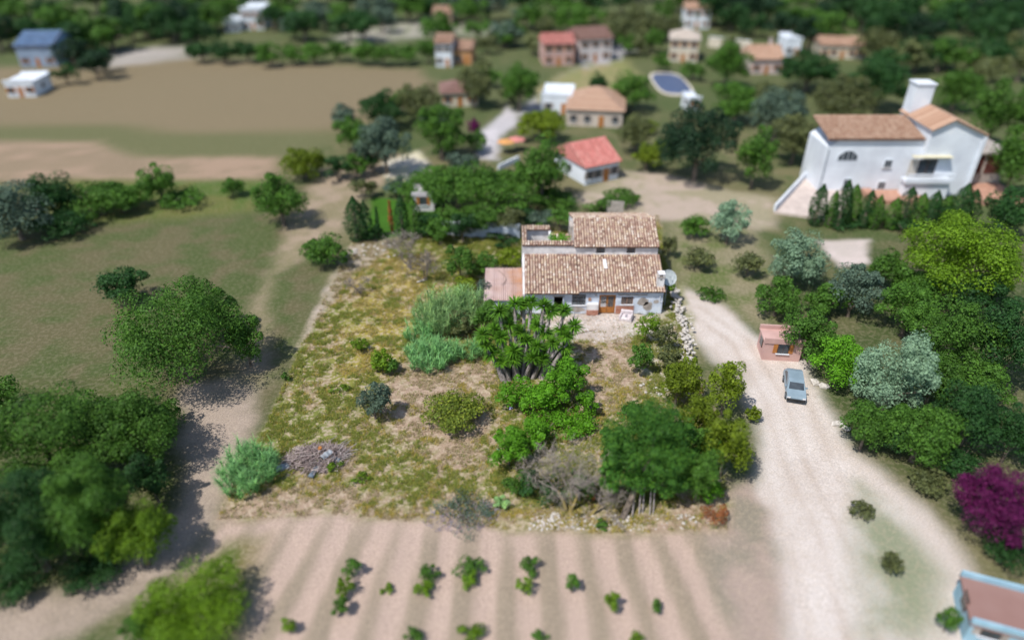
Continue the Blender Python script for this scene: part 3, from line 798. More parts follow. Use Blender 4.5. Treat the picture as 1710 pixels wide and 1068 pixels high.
# satellite dish beside the chimney
dx_, dz_ = WY(1116, 463, 65.0)
sd = thing('satellite_dish', 'large pale satellite dish behind the chimney at the right roof end', 'satellite dish', (dx_, 65.0, gh(dx_, 65)))
aim = Vector((.15, -.75, .62)).normalized(); q = aim.to_track_quat('Z', 'Y').to_matrix().to_4x4()
cen = Vector((0, 0, dz_)); mb = MB(); nr_, na = 6, 28
for i in range(nr_ + 1):
    rr = .88 * i / nr_
    for k in range(na):
        a = 2*math.pi*k/na; mb.v.append(tuple(cen + q.to_3x3() @ Vector((math.cos(a)*rr, math.sin(a)*rr, .28*(rr/1.02)**2))))
for i in range(nr_):
    for k in range(na):
        mb.f.append((i*na+k, i*na+(k+1) % na, (i+1)*na+(k+1) % na, (i+1)*na+k))
dm = mat_noise('pale grey mesh dish', (.30, .34, .35), (.44, .48, .49), 2, rough=.5)
mb.build('reflector', dm, sd, True)
f_ = cen + aim * .8
MB().bar(cen + q.to_3x3() @ Vector((0, -.95, .25)), f_, .02).bar(cen + q.to_3x3() @ Vector((.8, .5, .25)), f_, .015).bar(f_, f_ - aim * .14, .06).build('feed_arm', METAL, sd)
MB().bar((0, .1, 0), (0, .1, dz_ - .05), .05).build('mast', METAL, sd)

# ------------------------------------------------------------------ simple tiled houses around
def simple_house(name, label, x, y, w, d, h, rz, wall, tiles, roof='gable', slope=.35, wins=3, cat='house', storeys=1, chim=False, door=True, z=0.0, winmat=None, pitch=.45):
    t = thing(name, label, cat, (x, y, z), rz)
    MB().box(-w/2, w/2, -d/2, d/2, -.3, h).build('wall', wall, t)
    o = .35; W2_, D2_ = w/2 + o, d/2 + o; rh = D2_ * slope
    if roof == 'gable':
        r = MB().add([(-W2_,-D2_,h),(W2_,-D2_,h),(W2_,D2_,h),(-W2_,D2_,h),(-W2_,0,h+rh),(W2_,0,h+rh)], [(0,1,5,4),(2,3,4,5),(0,4,3),(1,2,5),(3,2,1,0)]).build('roof', tiles, t)
        for s in (-1, 1):
            seedc[0] += 1
            tile_roof(t, -W2_, W2_, s * (D2_+.02), h + .03, 0, h + rh + .03, mat=tiles, seed=seedc[0], pitch=pitch, rlen=.6, ridge=(s == 1))
    elif roof == 'hip':
        k = min(D2_, W2_) * .95
        r = MB().add([(-W2_,-D2_,h),(W2_,-D2_,h),(W2_,D2_,h),(-W2_,D2_,h),(-W2_+k,0,h+rh),(W2_-k,0,h+rh)], [(0,1,5,4),(2,3,4,5),(3,0,4),(1,2,5),(3,2,1,0)]).build('roof', tiles, t)
        # tile courses
        mb = MB(); nrow = 9
        for r_ in range(nrow):
            u = (r_ + .0) / nrow; xx = W2_ - k*u + .03; yy = D2_*(1-u) + .03; zz = h + rh*u + .05
            for a, b2 in (((-xx,-yy),(xx,-yy)), ((xx,-yy),(xx,yy)), ((xx,yy),(-xx,yy)), ((-xx,yy),(-xx,-yy))):
                mb.bar((*a, zz), (*b2, zz), .06, n=4)
        mb.build('roof_tiles', tiles, t)['kind'] = 'stuff'
    else:
        MB().box(-w/2-.1, w/2+.1, -d/2-.1, d/2+.1, h+.002, h+.18).build('roof', wall, t)
        MB().box(-w/2-.1, w/2+.1, -d/2-.1, -d/2+.1, h+.183, h+.6).build('parapet', wall, t)
        MB().box(-w/2-.1, w/2+.1, d/2-.1, d/2+.1, h+.183, h+.6).build('parapet', wall, t)
    for st in range(storeys):
        hz = h / storeys
        for k in range(wins):
            if door and st == 0 and k == wins // 2:
                xc = -w/2 + w*(k+.5)/wins
                dd = MB().box(xc-.5, xc+.5, -d/2-.05, -d/2-.002, 0, 2.1).build('door', BROWN, t)
                MB().box(xc+.3, xc+.38, -d/2-.12, -d/2-.053, 1.0, 1.1).build('handle', METAL, dd)
                continue
            xc = -w/2 + w*(k+.5)/wins; z0 = st*hz + .95
            MB().box(xc-.95, xc-.56, -d/2-.05, -d/2-.002, z0-.04, z0+1.14).build('shutter', BROWN if wins % 2 else CONC, t)
            MB().box(xc+.56, xc+.95, -d/2-.05, -d/2-.002, z0-.04, z0+1.14).build('shutter', BROWN if wins % 2 else CONC, t)
            wn = MB().box(xc-.55, xc+.55, -d/2-.06, -d/2-.002, z0-.06, z0+1.16).build('window', winmat or DARKF, t)
            MB().box(xc-.48, xc-.02, -d/2-.075, -d/2-.062, z0, z0+1.1).build('pane', GLASS, wn)
            MB().box(xc+.02, xc+.48, -d/2-.075, -d/2-.062, z0, z0+1.1).build('pane', GLASS, wn)
            MB().box(xc-.65, xc+.65, -d/2-.16, -d/2-.002, z0-.14, z0-.062).build('sill', WHITE, wn)
    for s in (-1, 1):
        wn = MB().box(min(s*(w/2+.002), s*(w/2+.06)), max(s*(w/2+.002), s*(w/2+.06)), -.5, .5, .95, 2.05).build('window', DARKF, t)
        MB().box(min(s*(w/2+.062), s*(w/2+.075)), max(s*(w/2+.062), s*(w/2+.075)), -.42, .42, 1.0, 2.0).build('pane', GLASS, wn)
    if chim:
        c = MB().box(w*.2, w*.2+.7, .3, 1.0, h, h+rh+1.3).build('chimney', wall, t)
        MB().box(w*.2-.1, w*.2+.8, .2, 1.1, h+rh+1.302, h+rh+1.45).build('cap', CONC, c)
    return t
def at_(px, py): return G(px, py)

def H(name, label, px, py, wpx, dm_, h, rz, wall, tiles, **k):
    x, y = G(px, py); w = wpx * depth(y) / FPX
    return simple_house(name, label, x, y + dm_/2, w, dm_, h, rz, wall, tiles, **k)
H('white_house', 'far white two storey house at the edge of trees, topmost left', 423, 50, 34, 10, 6.0, .05, WHITE, TILES2, storeys=2, roof='flat')
H('outbuilding', 'low white outbuilding just left of the far white two storey house', 388, 54, 24, 7, 3.2, .05, WHITE, TILES2, wins=2, door=False, roof='flat')
H('warehouse', 'blue grey roofed barn among dark trees at upper left edge', 62, 112, 58, 14, 5, .1, mat_noise('blue grey sheet wall', (.22, .29, .40), (.30, .38, .50), .5), mat_noise('blue grey sheet roof', (.16, .26, .42), (.22, .34, .52), .5), slope=.3)
H('white_house', 'small white cottage below the blue grey barn at the left edge', 35, 162, 44, 8, 3, .1, WHITE, TILES2, roof='flat')
H('white_house', 'narrow white house with orange side by the bend of the lane', 744, 112, 26, 8, 5.6, -.1, WHITE, TILES2, storeys=2, wins=2)
H('orange_house', 'small orange walled house right of the narrow white house', 775, 108, 30, 8, 3.6, -.1, mat_noise('orange render', (.50, .26, .12), (.58, .32, .16), .5), TILES2, wins=2)
H('pink_house', 'pink walled house with dull red roof beside the upper lane', 930, 110, 50, 9, 5.2, .1, PINKW, TILESR, storeys=2, wins=3)
H('white_house', 'large pale house right of the pink house above the lane', 985, 104, 56, 11, 5.6, .25, mat_noise('pale pinkish render', (.55, .50, .50), (.66, .61, .61), .5), TILESB, storeys=2, wins=3, roof='gable')
H('tiled_house', 'single storey house with broad hipped orange tile roof in upper centre', 1000, 212, 92, 13, 3.2, -.15, mat_noise('beige render', (.50, .42, .36), (.60, .52, .45), .5), TILES2, roof='hip', slope=.42, wins=4)
H('white_extension', 'white flat roofed extension left of the hipped orange roof', 933, 190, 50, 8, 3.4, -.15, WHITE, TILES2, roof='flat', wins=2)
H('red_roofed_house', 'white walled bungalow with long bright red tile roof behind farmhouse', 982, 306, 66, 9.0, 2.9, .50, mat_noise('white blue wall', (.60, .66, .74), (.72, .77, .84), .5), TILESR, slope=.5, wins=4)
H('brown_roofed_house', 'low house with brown roof half hidden by trees left of the lane', 765, 178, 60, 9, 2.8, .1, CREAM, TILESB, roof='hip')
H('cream_house', 'cream two storey house with pale roof right of the upper lane', 1146, 104, 46, 10, 5.5, -.2, CREAM, mat_noise('pale roof', (.46, .40, .34), (.55, .48, .42), 1), storeys=2, wins=3, roof='hip')
H('white_house', 'white house high up behind the cream two storey house', 1165, 48, 40, 9, 5.5, -.1, WHITE, TILES2, storeys=2)
H('orange_roofed_house', 'pink bungalow with orange tile roof among trees in upper right', 1277, 124, 52, 9, 3.4, .05, mat_noise('pale pink render', (.58, .46, .44), (.66, .54, .52), .5), TILES2, roof='gable', slope=.5, chim=True)
H('white_house', 'small white house with blue base right of the orange roofed bungalow', 1322, 94, 24, 7, 4.2, .0, WHITE, TILES2, wins=2, roof='flat')
H('terrace_house', 'long low white house behind trees in upper right', 1408, 98, 72, 8, 3.2, -.12, CREAM, TILES2, wins=5)
H('garden_shed', 'pale lilac shed behind the cypresses left of the farmhouse', 708, 352, 34, 3.2, 2.2, 0, mat_noise('pale lilac wall', (.55, .50, .55), (.64, .60, .64), .5), CREAM, wins=1, door=False, roof='flat', cat='shed')
H('small_house', 'tiny pale pink house far off above the hedgerow', 740, 42, 30, 8, 3.5, 0, PINKW, TILES2, wins=2)
H('white_house', 'small white house beside the round dark tree in upper right centre', 1156, 186, 20, 4, 2.4, .2, WHITE, WHITE, wins=1, door=False, roof='flat')

# long white garden walls far right
def wall_run(label, p0, p1, h, mat, th=.3, cap=None, name='garden_wall', n=8, z=0):
    a = Vector(G(*p0)); b_ = Vector(G(*p1)); d = b_ - a; Lg = d.length; rz = math.atan2(d.y, d.x)
    t = thing(name, label, 'wall', (a.x, a.y, z), rz)
    for k in range(n):
        MB().box(Lg*k/n + .004, Lg*(k+1)/n, -th/2, th/2, -.3, h + .02*(k % 2)).build('wall_section', mat, t)
    if cap: MB().box(0, Lg, -th/2-.06, th/2+.06, h+.023, h+.12).build('coping', cap, t)
    return t
wall_run('cream wall running right of the cream two storey house', (1182, 78), (1252, 86), 2.6, CREAM, cap=WHITE)
wall_run('low white wall by the lane behind the farmhouse trees', (832, 284), (866, 268), .8, WHITE, n=3)
wall_run('whitewashed boundary wall under the creeper behind the farmhouse yard', (735, 392), (868, 398), 2.0, BLUEW, n=8)
wall_run('pale curb wall beside the waste ground behind farmhouse', (1012, 362), (1040, 364), 2.4, CONC, n=2, name='ruined_wall')

# swimming pools
def pool(label, px, py, rx, ry, mat, name='swimming_pool'):
    x, y = G(px, py); Z = depth(y); a = rx*Z/FPX; b_ = ry*Z/FPX/math.sin(math.atan2(CAMH, y))
    t = thing(name, label, 'pool', (x, y, gh(x, y) + .12))
    po = [(math.copysign(abs(math.cos(q))**.6, math.cos(q))*a, math.copysign(abs(math.sin(q))**.6, math.sin(q))*b_) for q in np.linspace(0, 2*math.pi, 24, endpoint=False)]
    MB().prism(po, -.3, .0).build('water', mat, t)
    mb = MB(); n = len(po)
    for k in range(n):
        (x1, y1), (x2, y2) = po[k], po[(k+1) % n]
        mb.add([(x1,y1,.05),(x2,y2,.05),(x2*1.14,y2*1.14,.05),(x1*1.14,y1*1.14,.05),(x1*1.14,y1*1.14,-.3),(x2*1.14,y2*1.14,-.3),(x1,y1,-.02),(x2,y2,-.02)], [(0,1,2,3),(3,2,5,4),(0,6,7,1)])
    mb.build('surround', CREAM, t)
pool('slate blue covered oval pool among gardens in upper right centre', 1120, 140, 26, 16, TARP)

# ------------------------------------------------------------------ the white villa, right
VY = 98.0
vx0 = WY(1368, 300, VY)[0]; vx1 = WY(1523, 300, VY)[0]; vx2 = WY(1606, 300, VY)[0]
villa = thing('villa', 'white villa with orange tile roofs, arched window and balustraded balcony', 'villa', (vx0, VY, 0))
def vb(name, mat, *b, par=villa):
    mb = MB()
    for q in b: mb.box(*q)
    mb.v = [(x - vx0, y - VY, z) for x, y, z in mb.v]
    return mb.build(name, mat, par)
def vadd(name, mat, vs, fs, par=villa): return MB().add([(x-vx0, y-VY, z) for x, y, z in vs], fs).build(name, mat, par)
zl = WY(1368, 246, VY)[1]; zm = WY(1450, 222, VY)[1]
# left wing with roof sloping up to the right
vadd('wall', WHITE, [(vx0,VY,-.2),(vx1,VY,-.2),(vx1,VY,zm-.8),(vx0+2,VY,zm-.8),(vx0,VY,zl),(vx0,VY+7,-.2),(vx1,VY+7,-.2),(vx1,VY+7,zm-.8),(vx0+2,VY+7,zm-.8),(vx0,VY+7,zl)],
     [(0,1,2,3,4),(5,9,8,7,6),(0,4,9,5),(1,6,7,2),(4,3,8,9),(3,2,7,8)])
tower_z = WY(1560, 226, VY - 1.2)[1]
vb('wall', WHITE, (vx1 + .004, vx2, VY - 1.2, VY + 8, -.2, tower_z - .3))
VO = (vx0, VY)
tile_roof(villa, vx0 - .3, vx1 - .2, VY - .5, zm - .75, VY + 6.5, zm + .55, mat=TILES2, seed=31, pitch=.4, rlen=.6, origin=VO)
vb('roof_edge', TERRA, (vx0 - .3, vx1 - .25, VY - .42, VY - .003, zm - 1.0, zm - .72))
# gable over the right block
xm = (vx1 + vx2) / 2
vadd('gable', WHITE, [(vx1+.01,VY-1.19,tower_z-.3),(vx2-.01,VY-1.19,tower_z-.3),(vx2-.01,VY-1.19,tower_z+.2),(xm-1.2,VY-1.19,tower_z+2.2),(vx1+.01,VY-1.19,tower_z+.8),
                      (vx1+.01,VY+8,tower_z-.3),(vx2-.01,VY+8,tower_z-.3),(vx2-.01,VY+8,tower_z+.2),(xm-1.2,VY+8,tower_z+2.2),(vx1+.01,VY+8,tower_z+.8)],
     [(0,1,2,3,4),(5,9,8,7,6),(0,4,9,5),(1,6,7,2)])
vadd('roof', TILES2, [(vx2+.4,VY-1.6,tower_z+.12),(xm-1.2,VY-1.6,tower_z+2.36),(xm-1.2,VY+8.4,tower_z+2.36),(vx2+.4,VY+8.4,tower_z+.12),(vx1-.4,VY-1.6,tower_z+.8),(vx1-.4,VY+8.4,tower_z+.8),
                       (vx2+.4,VY-1.6,tower_z-.06),(xm-1.2,VY-1.6,tower_z+2.18),(vx1-.4,VY-1.6,tower_z+.62)],
     [(0,3,2,1),(1,2,5,4),(0,1,7,6),(1,4,8,7)])
mb = MB()
for k in range(26):
    yy = VY - 1.6 + 9.9*k/25 - VY
    mb.bar((vx2+.4-vx0, yy, tower_z+.16), (xm-1.2-vx0, yy, tower_z+2.40), .09, n=5); mb.bar((vx1-.4-vx0, yy, tower_z+.84), (xm-1.2-vx0, yy, tower_z+2.40), .09, n=5)
mb.build('roof_tiles', TILES2, villa)['kind'] = 'stuff'
# white chimney tower
cx0, cz0 = WY(1535, 165, VY + 7); cz1 = WY(1535, 140, VY + 7)[1]
c_ = vb('chimney', WHITE, (cx0 - 1.3, cx0 + 1.3, VY + 6, VY + 8.5, tower_z, cz1))
vb('cap', WHITE, (cx0 - 1.45, cx0 + 1.45, VY + 5.85, VY + 8.65, cz1 + .003, cz1 + .25), par=c_)
# arched window on the left wing
axc, azc = WY(1414, 268, VY); n = 12; rw, rh_ = 1.6, 1.6
arc = [(axc - vx0 + math.cos(math.pi*k/n)*rw, -.05, azc + math.sin(math.pi*k/n)*rh_) for k in range(n + 1)]
aw = MB().add(arc + [(x, -.003, z) for x, y, z in arc], [tuple(range(n, -1, -1))] + [(k, k+1, n+2+k, n+1+k) for k in range(n)]).build('arched_window', WHITE, villa)
for k in range(4):
    a0 = -rw*.9 + rw*1.8*k/4 + .04; a1 = -rw*.9 + rw*1.8*(k+1)/4 - .04
    def top(a): return azc + math.sqrt(max(.02, 1 - (a/rw)**2)) * rh_ - .1
    MB().add([(axc-vx0+a0, -.058, azc+.06), (axc-vx0+a1, -.058, azc+.06), (axc-vx0+a1, -.058, max(azc+.1, top(a1))), (axc-vx0+a0, -.058, max(azc+.1, top(a0)))], [(0,1,2,3)]).build('pane', GLASS, aw)
for xq, zq in ((vx0 + 9.6, zm - 4.6), (vx0 + 9.6, zm - 8.0), (vx0 + 4.3, zm - 7.6)):
    vw = vb('window', WHITE, (xq - .6, xq + .6, VY - .09, VY - .004, zq - .65, zq + .65))
    vb('pane', GLASS, (xq - .5, xq - .03, VY - .10, VY - .092, zq - .55, zq + .55), par=vw)
    vb('pane', GLASS, (xq + .03, xq + .5, VY - .10, VY - .092, zq - .55, zq + .55), par=vw)
    vb('sill', CONC, (xq - .75, xq + .75, VY - .2, VY - .093, zq - .76, zq - .653), par=vw)
vb('drainpipe', METAL, (vx0 + .25, vx0 + .37, VY - .14, VY - .01, 0, zl - .3))
# balcony with door and balustrade
bz = WY(1545, 300, VY - 2.6)[1]; bx0 = WY(1512, 300, VY - 2.6)[0]; bx1 = WY(1592, 300, VY - 2.6)[0]
bal = vb('balcony', WHITE, (bx0, bx1, VY - 2.9, VY - 1.204, bz - .5, bz - .1))
vb('wall', WHITE, (bx0 + .3, bx1 - .2, VY - 2.5, VY - 1.21, -.2, bz - .503), par=bal)
vb('rail', WHITE, (bx0, bx1, VY - 2.92, VY - 2.72, bz + .75, bz + .90), (bx0, bx1, VY - 2.92, VY - 2.72, bz - .097, bz + .02), par=bal)
nb = 22
for k in range(nb):
    xx = bx0 + .1 + (bx1 - bx0 - .2) * k / (nb - 1)
    mb = MB().tube([(xx - vx0, -2.82, bz + .02), (xx - vx0, -2.82, bz + .28), (xx - vx0, -2.82, bz + .55), (xx - vx0, -2.82, bz + .75)], [.05, .10, .05, .07], 6)
    mb.build('baluster', WHITE, bal)
dxa, _ = WY(1530, 285, VY - 1.2); dxb, _ = WY(1560, 285, VY - 1.2); dz1 = WY(1545, 266, VY - 1.2)[1]
dr = vb('balcony_door', DARKF, (dxa, dxb, VY - 1.26, VY - 1.204, bz - .09, dz1))
for k in range(2):
    w_ = (dxb - dxa) / 2; vb('pane', GLASS, (dxa + w_*k + .1, dxa + w_*(k+1) - .08, VY - 1.275, VY - 1.262, bz, dz1 - .12), par=dr)
vb('awning', mat_noise('pale yellow awning', (.60, .55, .38), (.66, .62, .45), 1), (dxa - 1.4, dxb + 1.6, VY - 2.2, VY - 1.204, dz1 + .5, dz1 + .62))
vb('shutter', mat_noise('beige shutter', (.48, .44, .38), (.55, .50, .44), 1), (dxa - 1.3, dxa - .05, VY - 1.25, VY - 1.204, bz, dz1))
vb('shutter', WHITE, (dxb + .05, dxb + 1.2, VY - 1.25, VY - 1.204, bz, dz1))
vb('corner_post', WHITE, (vx2 + .004, vx2 + .4, VY - 1.6, VY - 1.2, -.2, tower_z - .1))
# garage wing right with dark openings
gx1 = WY(1672, 300, VY + 1)[0]; gz = WY(1640, 255, VY + 1)[1]
vb('garage_wall', CONC, (vx2 + .41, gx1, VY + 1.4, VY + 8, -.2, gz - .3))
vb('garage_roof', CONC, (vx2 + .41, gx1 + .3, VY + .9, VY + 8.3, gz - .297, gz))
for k in range(2):
    a = vx2 + .8 + k * (gx1 - vx2 - .8) / 2; b_ = a + (gx1 - vx2 - .8) / 2 - .5
    vb('garage_opening', mat_noise('dark red brown shutter', (.09, .03, .025), (.14, .05, .04), 1), (a, b_, VY + 1.3, VY + 1.397, gz - 3.3, gz - .7))
vb('terracotta_ramp', TERRA, (vx2 + .6, gx1, VY - 5, VY + 1.2, -.2, 1.0))
vb('patio', TERRA, (vx0 + 8, vx1 + 1, VY - 4.5, VY - .2, -.2, .5))
# steps
stp = vb('steps', TERRA, *[(vx0 + 6.6, vx0 + 7.9, VY - 4.2 + .5*k, VY - .2, .02 + .15*k, .02 + .15*(k+1) - .003) for k in range(5)])
# terrace left with parapet
TP = [G(1292, 356), G(1400, 372), G(1425, 318), G(1368, 306), G(1352, 290)]
tt = thing('terrace', 'broad pale pink terrace left of the white villa', 'terrace', (TP[0][0], TP[0][1], 0))
MB().prism([(x - TP[0][0], y - TP[0][1]) for x, y in TP], -.2, .35).build('paving', TERR, tt)
a = Vector(TP[0]); b_ = Vector(TP[4]); d = (b_ - a)
for k in range(6):
    p0 = d * k / 6; p1 = d * (k + 1) / 6; nrm = Vector((-d.y, d.x)).normalized() * .15
    MB().prism([tuple(p0 - nrm), tuple(p1 - nrm - d*.004), tuple(p1 + nrm - d*.004), tuple(p0 + nrm)], .35, 1.3).build('parapet', WHITE, tt)

# ------------------------------------------------------------------ plants
P = plant
# inside the plot
P('round_shrub', 'shrub', 'dome shaped yellow green shrub on bare soil in the centre of the plot', 757, 683, 62, 45, 'round', K=34, lf=2.3, cover=1.35)
P('olive_shrub', 'shrub', 'dark grey green bush left of the dome shaped shrub', 623, 669, 35, 35, 'grey', .3, K=20, lf=2.2)
P('plumbago_shrub', 'shrub', 'bright green shrub with few blue flowers at right foot of the yucca', 942, 636, 48, 48, 'bright', K=26, lf=2.4)
P('plumbago_shrub', 'shrub', 'bright green low shrub left under the yucca trunks', 862, 657, 38, 33, 'bright', K=20, lf=2.4)
P('plumbago_shrub', 'shrub', 'spreading bright green shrub directly behind the dead grey tree', 935, 700, 68, 28, 'bright', K=24, lf=2.4)
P('plumbago_shrub', 'shrub', 'bright green shrub with violet flowers left of the dead grey tree', 850, 748, 44, 42, 'bright', K=22, lf=2.4)
P('citrus_tree', 'tree', 'upright dark green bush in front of the farmhouse yard', 1071, 601, 23, 36, 'green', K=18, lf=2.1)
P('yellowing_shrub', 'shrub', 'yellow and green shrub beside the yard rubble', 1083, 548, 25, 30, 'lime', K=16, lf=2.1, cover=.9)
P('yellowing_shrub', 'shrub', 'thin brownish green shrub between yellow shrub and stone wall', 1112, 562, 24, 28, 'olive', K=14, lf=2.1, cover=.8)
P('hedge_shrub', 'shrub', 'tall yellow green shrub at right edge behind the big conifer', 1134, 640, 44, 48, 'yellow', .2, K=22, lf=2.2)
P('hedge_shrub', 'shrub', 'tall yellow olive shrub touching the big conifer on its right', 1166, 700, 38, 60, 'yellow', .3, K=22, lf=2.2)
P('hedge_shrub', 'shrub', 'dark green shrub at the right foot of the big conifer', 1168, 796, 44, 56, 'green', K=22, lf=2.4)
P('hedge_shrub', 'shrub', 'small lime green shrub in the lower right corner of the plot', 1150, 612, 18, 20, 'yellow', K=12, lf=2.2)
P('hedge_tree', 'tree', 'rounded yellow olive tree between the plot and the gravel road', 1214, 645, 38, 50, 'yellow', .8, K=18, lf=2.6)
P('hedge_tree', 'tree', 'dark olive tree below the rounded yellow olive tree by the road', 1214, 738, 50, 66, 'yellow', .5, K=22, lf=2.6)
P('undergrowth_shrub', 'shrub', 'dark green undergrowth below the dead grey tree', 905, 808, 46, 36, 'dark', K=16, lf=2.4, cover=.9)
P('undergrowth_shrub', 'shrub', 'dark green bush between the dead tree trunks', 968, 812, 32, 34, 'green', K=14, lf=2.4, cover=.9)
P('red_leaved_shrub', 'shrub', 'small rust red leaved shrub beside the leaning lichen trunk', 986, 826, 12, 15, 'rust', K=8, lf=2.0)
P('rusty_weed', 'shrub', 'brown withered bush at the bottom right corner of the plot', 1193, 856, 26, 24, 'rust', K=12, lf=1.5, cover=.35)
P('spiky_bush', 'shrub', 'small bright yellow green bush left of the blue green cane', 637, 604, 22, 24, 'lime', K=14, lf=2.2)
P('weed_clump', 'shrub', 'low yellow green weed clump up slope left of the bright bush', 601, 575, 18, 16, 'lime', K=12, lf=1.8, cover=.8)
P('weed_clump', 'shrub', 'dark green weed clump in the shadow of the bright yellow green bush', 655, 612, 14, 16, 'green', K=10, lf=1.8)
P('weed_clump', 'shrub', 'flat green weed patch above the dark grey green bush', 566, 650, 20, 12, 'lime', K=10, lf=1.8, cover=.6)
P('weed_clump', 'shrub', 'tiny green weed on the left boundary of the plot', 478, 628, 9, 9, 'green', K=8, lf=1.8)
P('weed_clump', 'shrub', 'green tuft in front of the debris pile', 560, 776, 18, 10, 'lime', K=8, lf=1.8)
P('weed_clump', 'shrub', 'yellow green grass clump below the debris pile', 599, 798, 20, 12, 'lime', K=10, lf=1.8, cover=.7)
P('weed_clump', 'shrub', 'green weed tuft right of the low greyish shrub at the front edge', 838, 838, 16, 14, 'reed', K=8, lf=1.8)
P('weed_clump', 'shrub', 'round green weed among the white stones at the front', 1005, 876, 16, 9, 'green', K=8, lf=1.8)
P('evergreen_tree', 'tree', 'dense dark green tree left of the corrugated annex', 768, 436, 31, 34, 'green', .5, K=20, lf=2.1)
P('evergreen_tree', 'tree', 'lower green bush filling the gap between dark tree and annex', 806, 440, 30, 24, 'green', K=16, lf=2.1)
P('ground_shrub', 'shrub', 'yellow green scrub behind the corrugated annex', 846, 428, 32, 20, 'yellow', K=14, lf=2.0)
P('ground_shrub', 'shrub', 'yellow green scrub under the dense dark tree', 778, 478, 30, 20, 'yellow', K=14, lf=2.0)
P('bramble', 'shrub', 'grey green bramble climbing at the annex corner', 812, 488, 24, 24, 'grey', K=14, lf=1.9)
P('bramble', 'shrub', 'tangled green bramble between cane and yucca', 812, 532, 34, 34, 'green', K=16, lf=2.0)
P('bramble', 'shrub', 'green bush against the annex front wall', 850, 518, 26, 22, 'green', K=14, lf=2.0)
P('bramble', 'shrub', 'grey brown bramble tangle at the heart of the cane', 766, 540, 28, 28, 'olive', K=14, lf=1.8, cover=.8)
P('bush', 'shrub', 'pale lime bush in front of the open left doorway', 895, 536, 22, 16, 'bright', K=12, lf=2.0)
P('boundary_hedge', 'hedge', 'leafy hedge mound just right of the cypresses', 735, 384, 31, 26, 'green', K=16, lf=2.0)
P('boundary_hedge', 'hedge', 'tall dark green hedge bush above the whitewashed wall, left part', 772, 378, 36, 30, 'dark', K=16, lf=2.0)
P('boundary_hedge', 'hedge', 'creeper bush over the whitewashed wall, middle part', 812, 366, 36, 24, 'green', .8, K=16, lf=2.0)
P('boundary_hedge', 'hedge', 'creeper bush over the whitewashed wall beside the ruin', 850, 366, 31, 24, 'olive', .8, K=16, lf=2.0)
P('boundary_hedge', 'hedge', 'dark green bush behind the ruined court', 900, 362, 36, 19, 'grey', .4, K=14, lf=2.0)
P('boundary_hedge', 'hedge', 'green bush behind the ruin touching the upper roof', 935, 364, 26, 19, 'green', .8, K=14, lf=2.0)
P('boundary_hedge', 'hedge', 'low dark bush filling the foot of the whitewashed wall', 838, 398, 36, 14, 'dark', K=10, lf=2.0)
P('ruin_weed', 'shrub', 'dark green fig bush growing inside the ruined court', 903, 386, 17, 13, 'green', 1.2, K=10, lf=1.9)
P('creeper', 'creeper', 'bright green creeper spilling over the ruined parapet', 930, 398, 30, 5, 'bright', 5.75, K=12, lf=1.9)
P('creeper', 'creeper', 'bright green creeper climbing the left gable of the upper storey', 956, 383, 7, 18, 'lime', 4.9, K=8, lf=1.9)
P('wall_shrub', 'shrub', 'scrubby olive bush in the shade at right of the farmhouse', 1118, 410, 16, 36, 'olive', K=14, lf=2.0)
P('wall_shrub', 'shrub', 'yellow green weed below the satellite dish', 1122, 480, 12, 10, 'lime', K=8, lf=1.9)
P('wall_shrub', 'shrub', 'dry olive weed against the front wall right of the barred window', 1082, 516, 20, 10, 'olive', K=10, lf=1.7, cover=.6)

P('plumbago_shrub', 'shrub', 'bright green shrub joining the yucca foot and the spreading shrub', 905, 668, 34, 34, 'bright', K=20, lf=2.4)
P('plumbago_shrub', 'shrub', 'bright green shrub between the violet flowered shrub and the dead tree', 888, 728, 36, 34, 'bright', K=20, lf=2.4)
P('plumbago_shrub', 'shrub', 'small bright green bush right of the spreading shrub', 978, 672, 24, 26, 'bright', K=16, lf=2.4)
P('bush', 'shrub', 'green bush between the yucca trunks and the right plumbago shrub', 930, 590, 26, 30, 'bright', K=16, lf=2.3)
P('undergrowth_shrub', 'shrub', 'mid green undergrowth left of the dead tree foot', 868, 806, 34, 26, 'green', K=14, lf=2.4, cover=.9)
P('hedge_shrub', 'shrub', 'olive green shrub between the yellow hedge and the stone wall', 1118, 600, 24, 26, 'olive', K=14, lf=2.2)
P('hedge_shrub', 'shrub', 'dense green shrub right behind the big conifer shoulder', 1178, 752, 34, 48, 'green', .2, K=20, lf=2.3)
P('hedge_shrub', 'shrub', 'bright green low shrub at the right corner under the hedge', 1186, 822, 26, 26, 'bright', K=14, lf=2.3)
P('boundary_hedge', 'hedge', 'dark hedge mound between cypresses and the first leafy mound', 712, 376, 28, 26, 'dark', K=16, lf=2.0)
P('boundary_hedge', 'hedge', 'green hedge top rising behind the leafy mound', 748, 366, 32, 22, 'green', .4, K=16, lf=2.0)
P('boundary_hedge', 'hedge', 'green hedge crown above the middle of the whitewashed wall', 790, 360, 34, 20, 'green', .6, K=16, lf=2.0)
P('boundary_hedge', 'hedge', 'dark hedge crown behind the left corner of the ruin', 872, 360, 30, 18, 'dark', .6, K=16, lf=2.0)
P('boundary_hedge', 'hedge', 'dark bush at the foot of the corner cypress', 625, 388, 16, 16, 'dark', K=12, lf=2.0)
P('boundary_hedge', 'hedge', 'low green hedge behind the upper roof ridge', 1000, 352, 40, 12, 'green', K=14, lf=2.0)
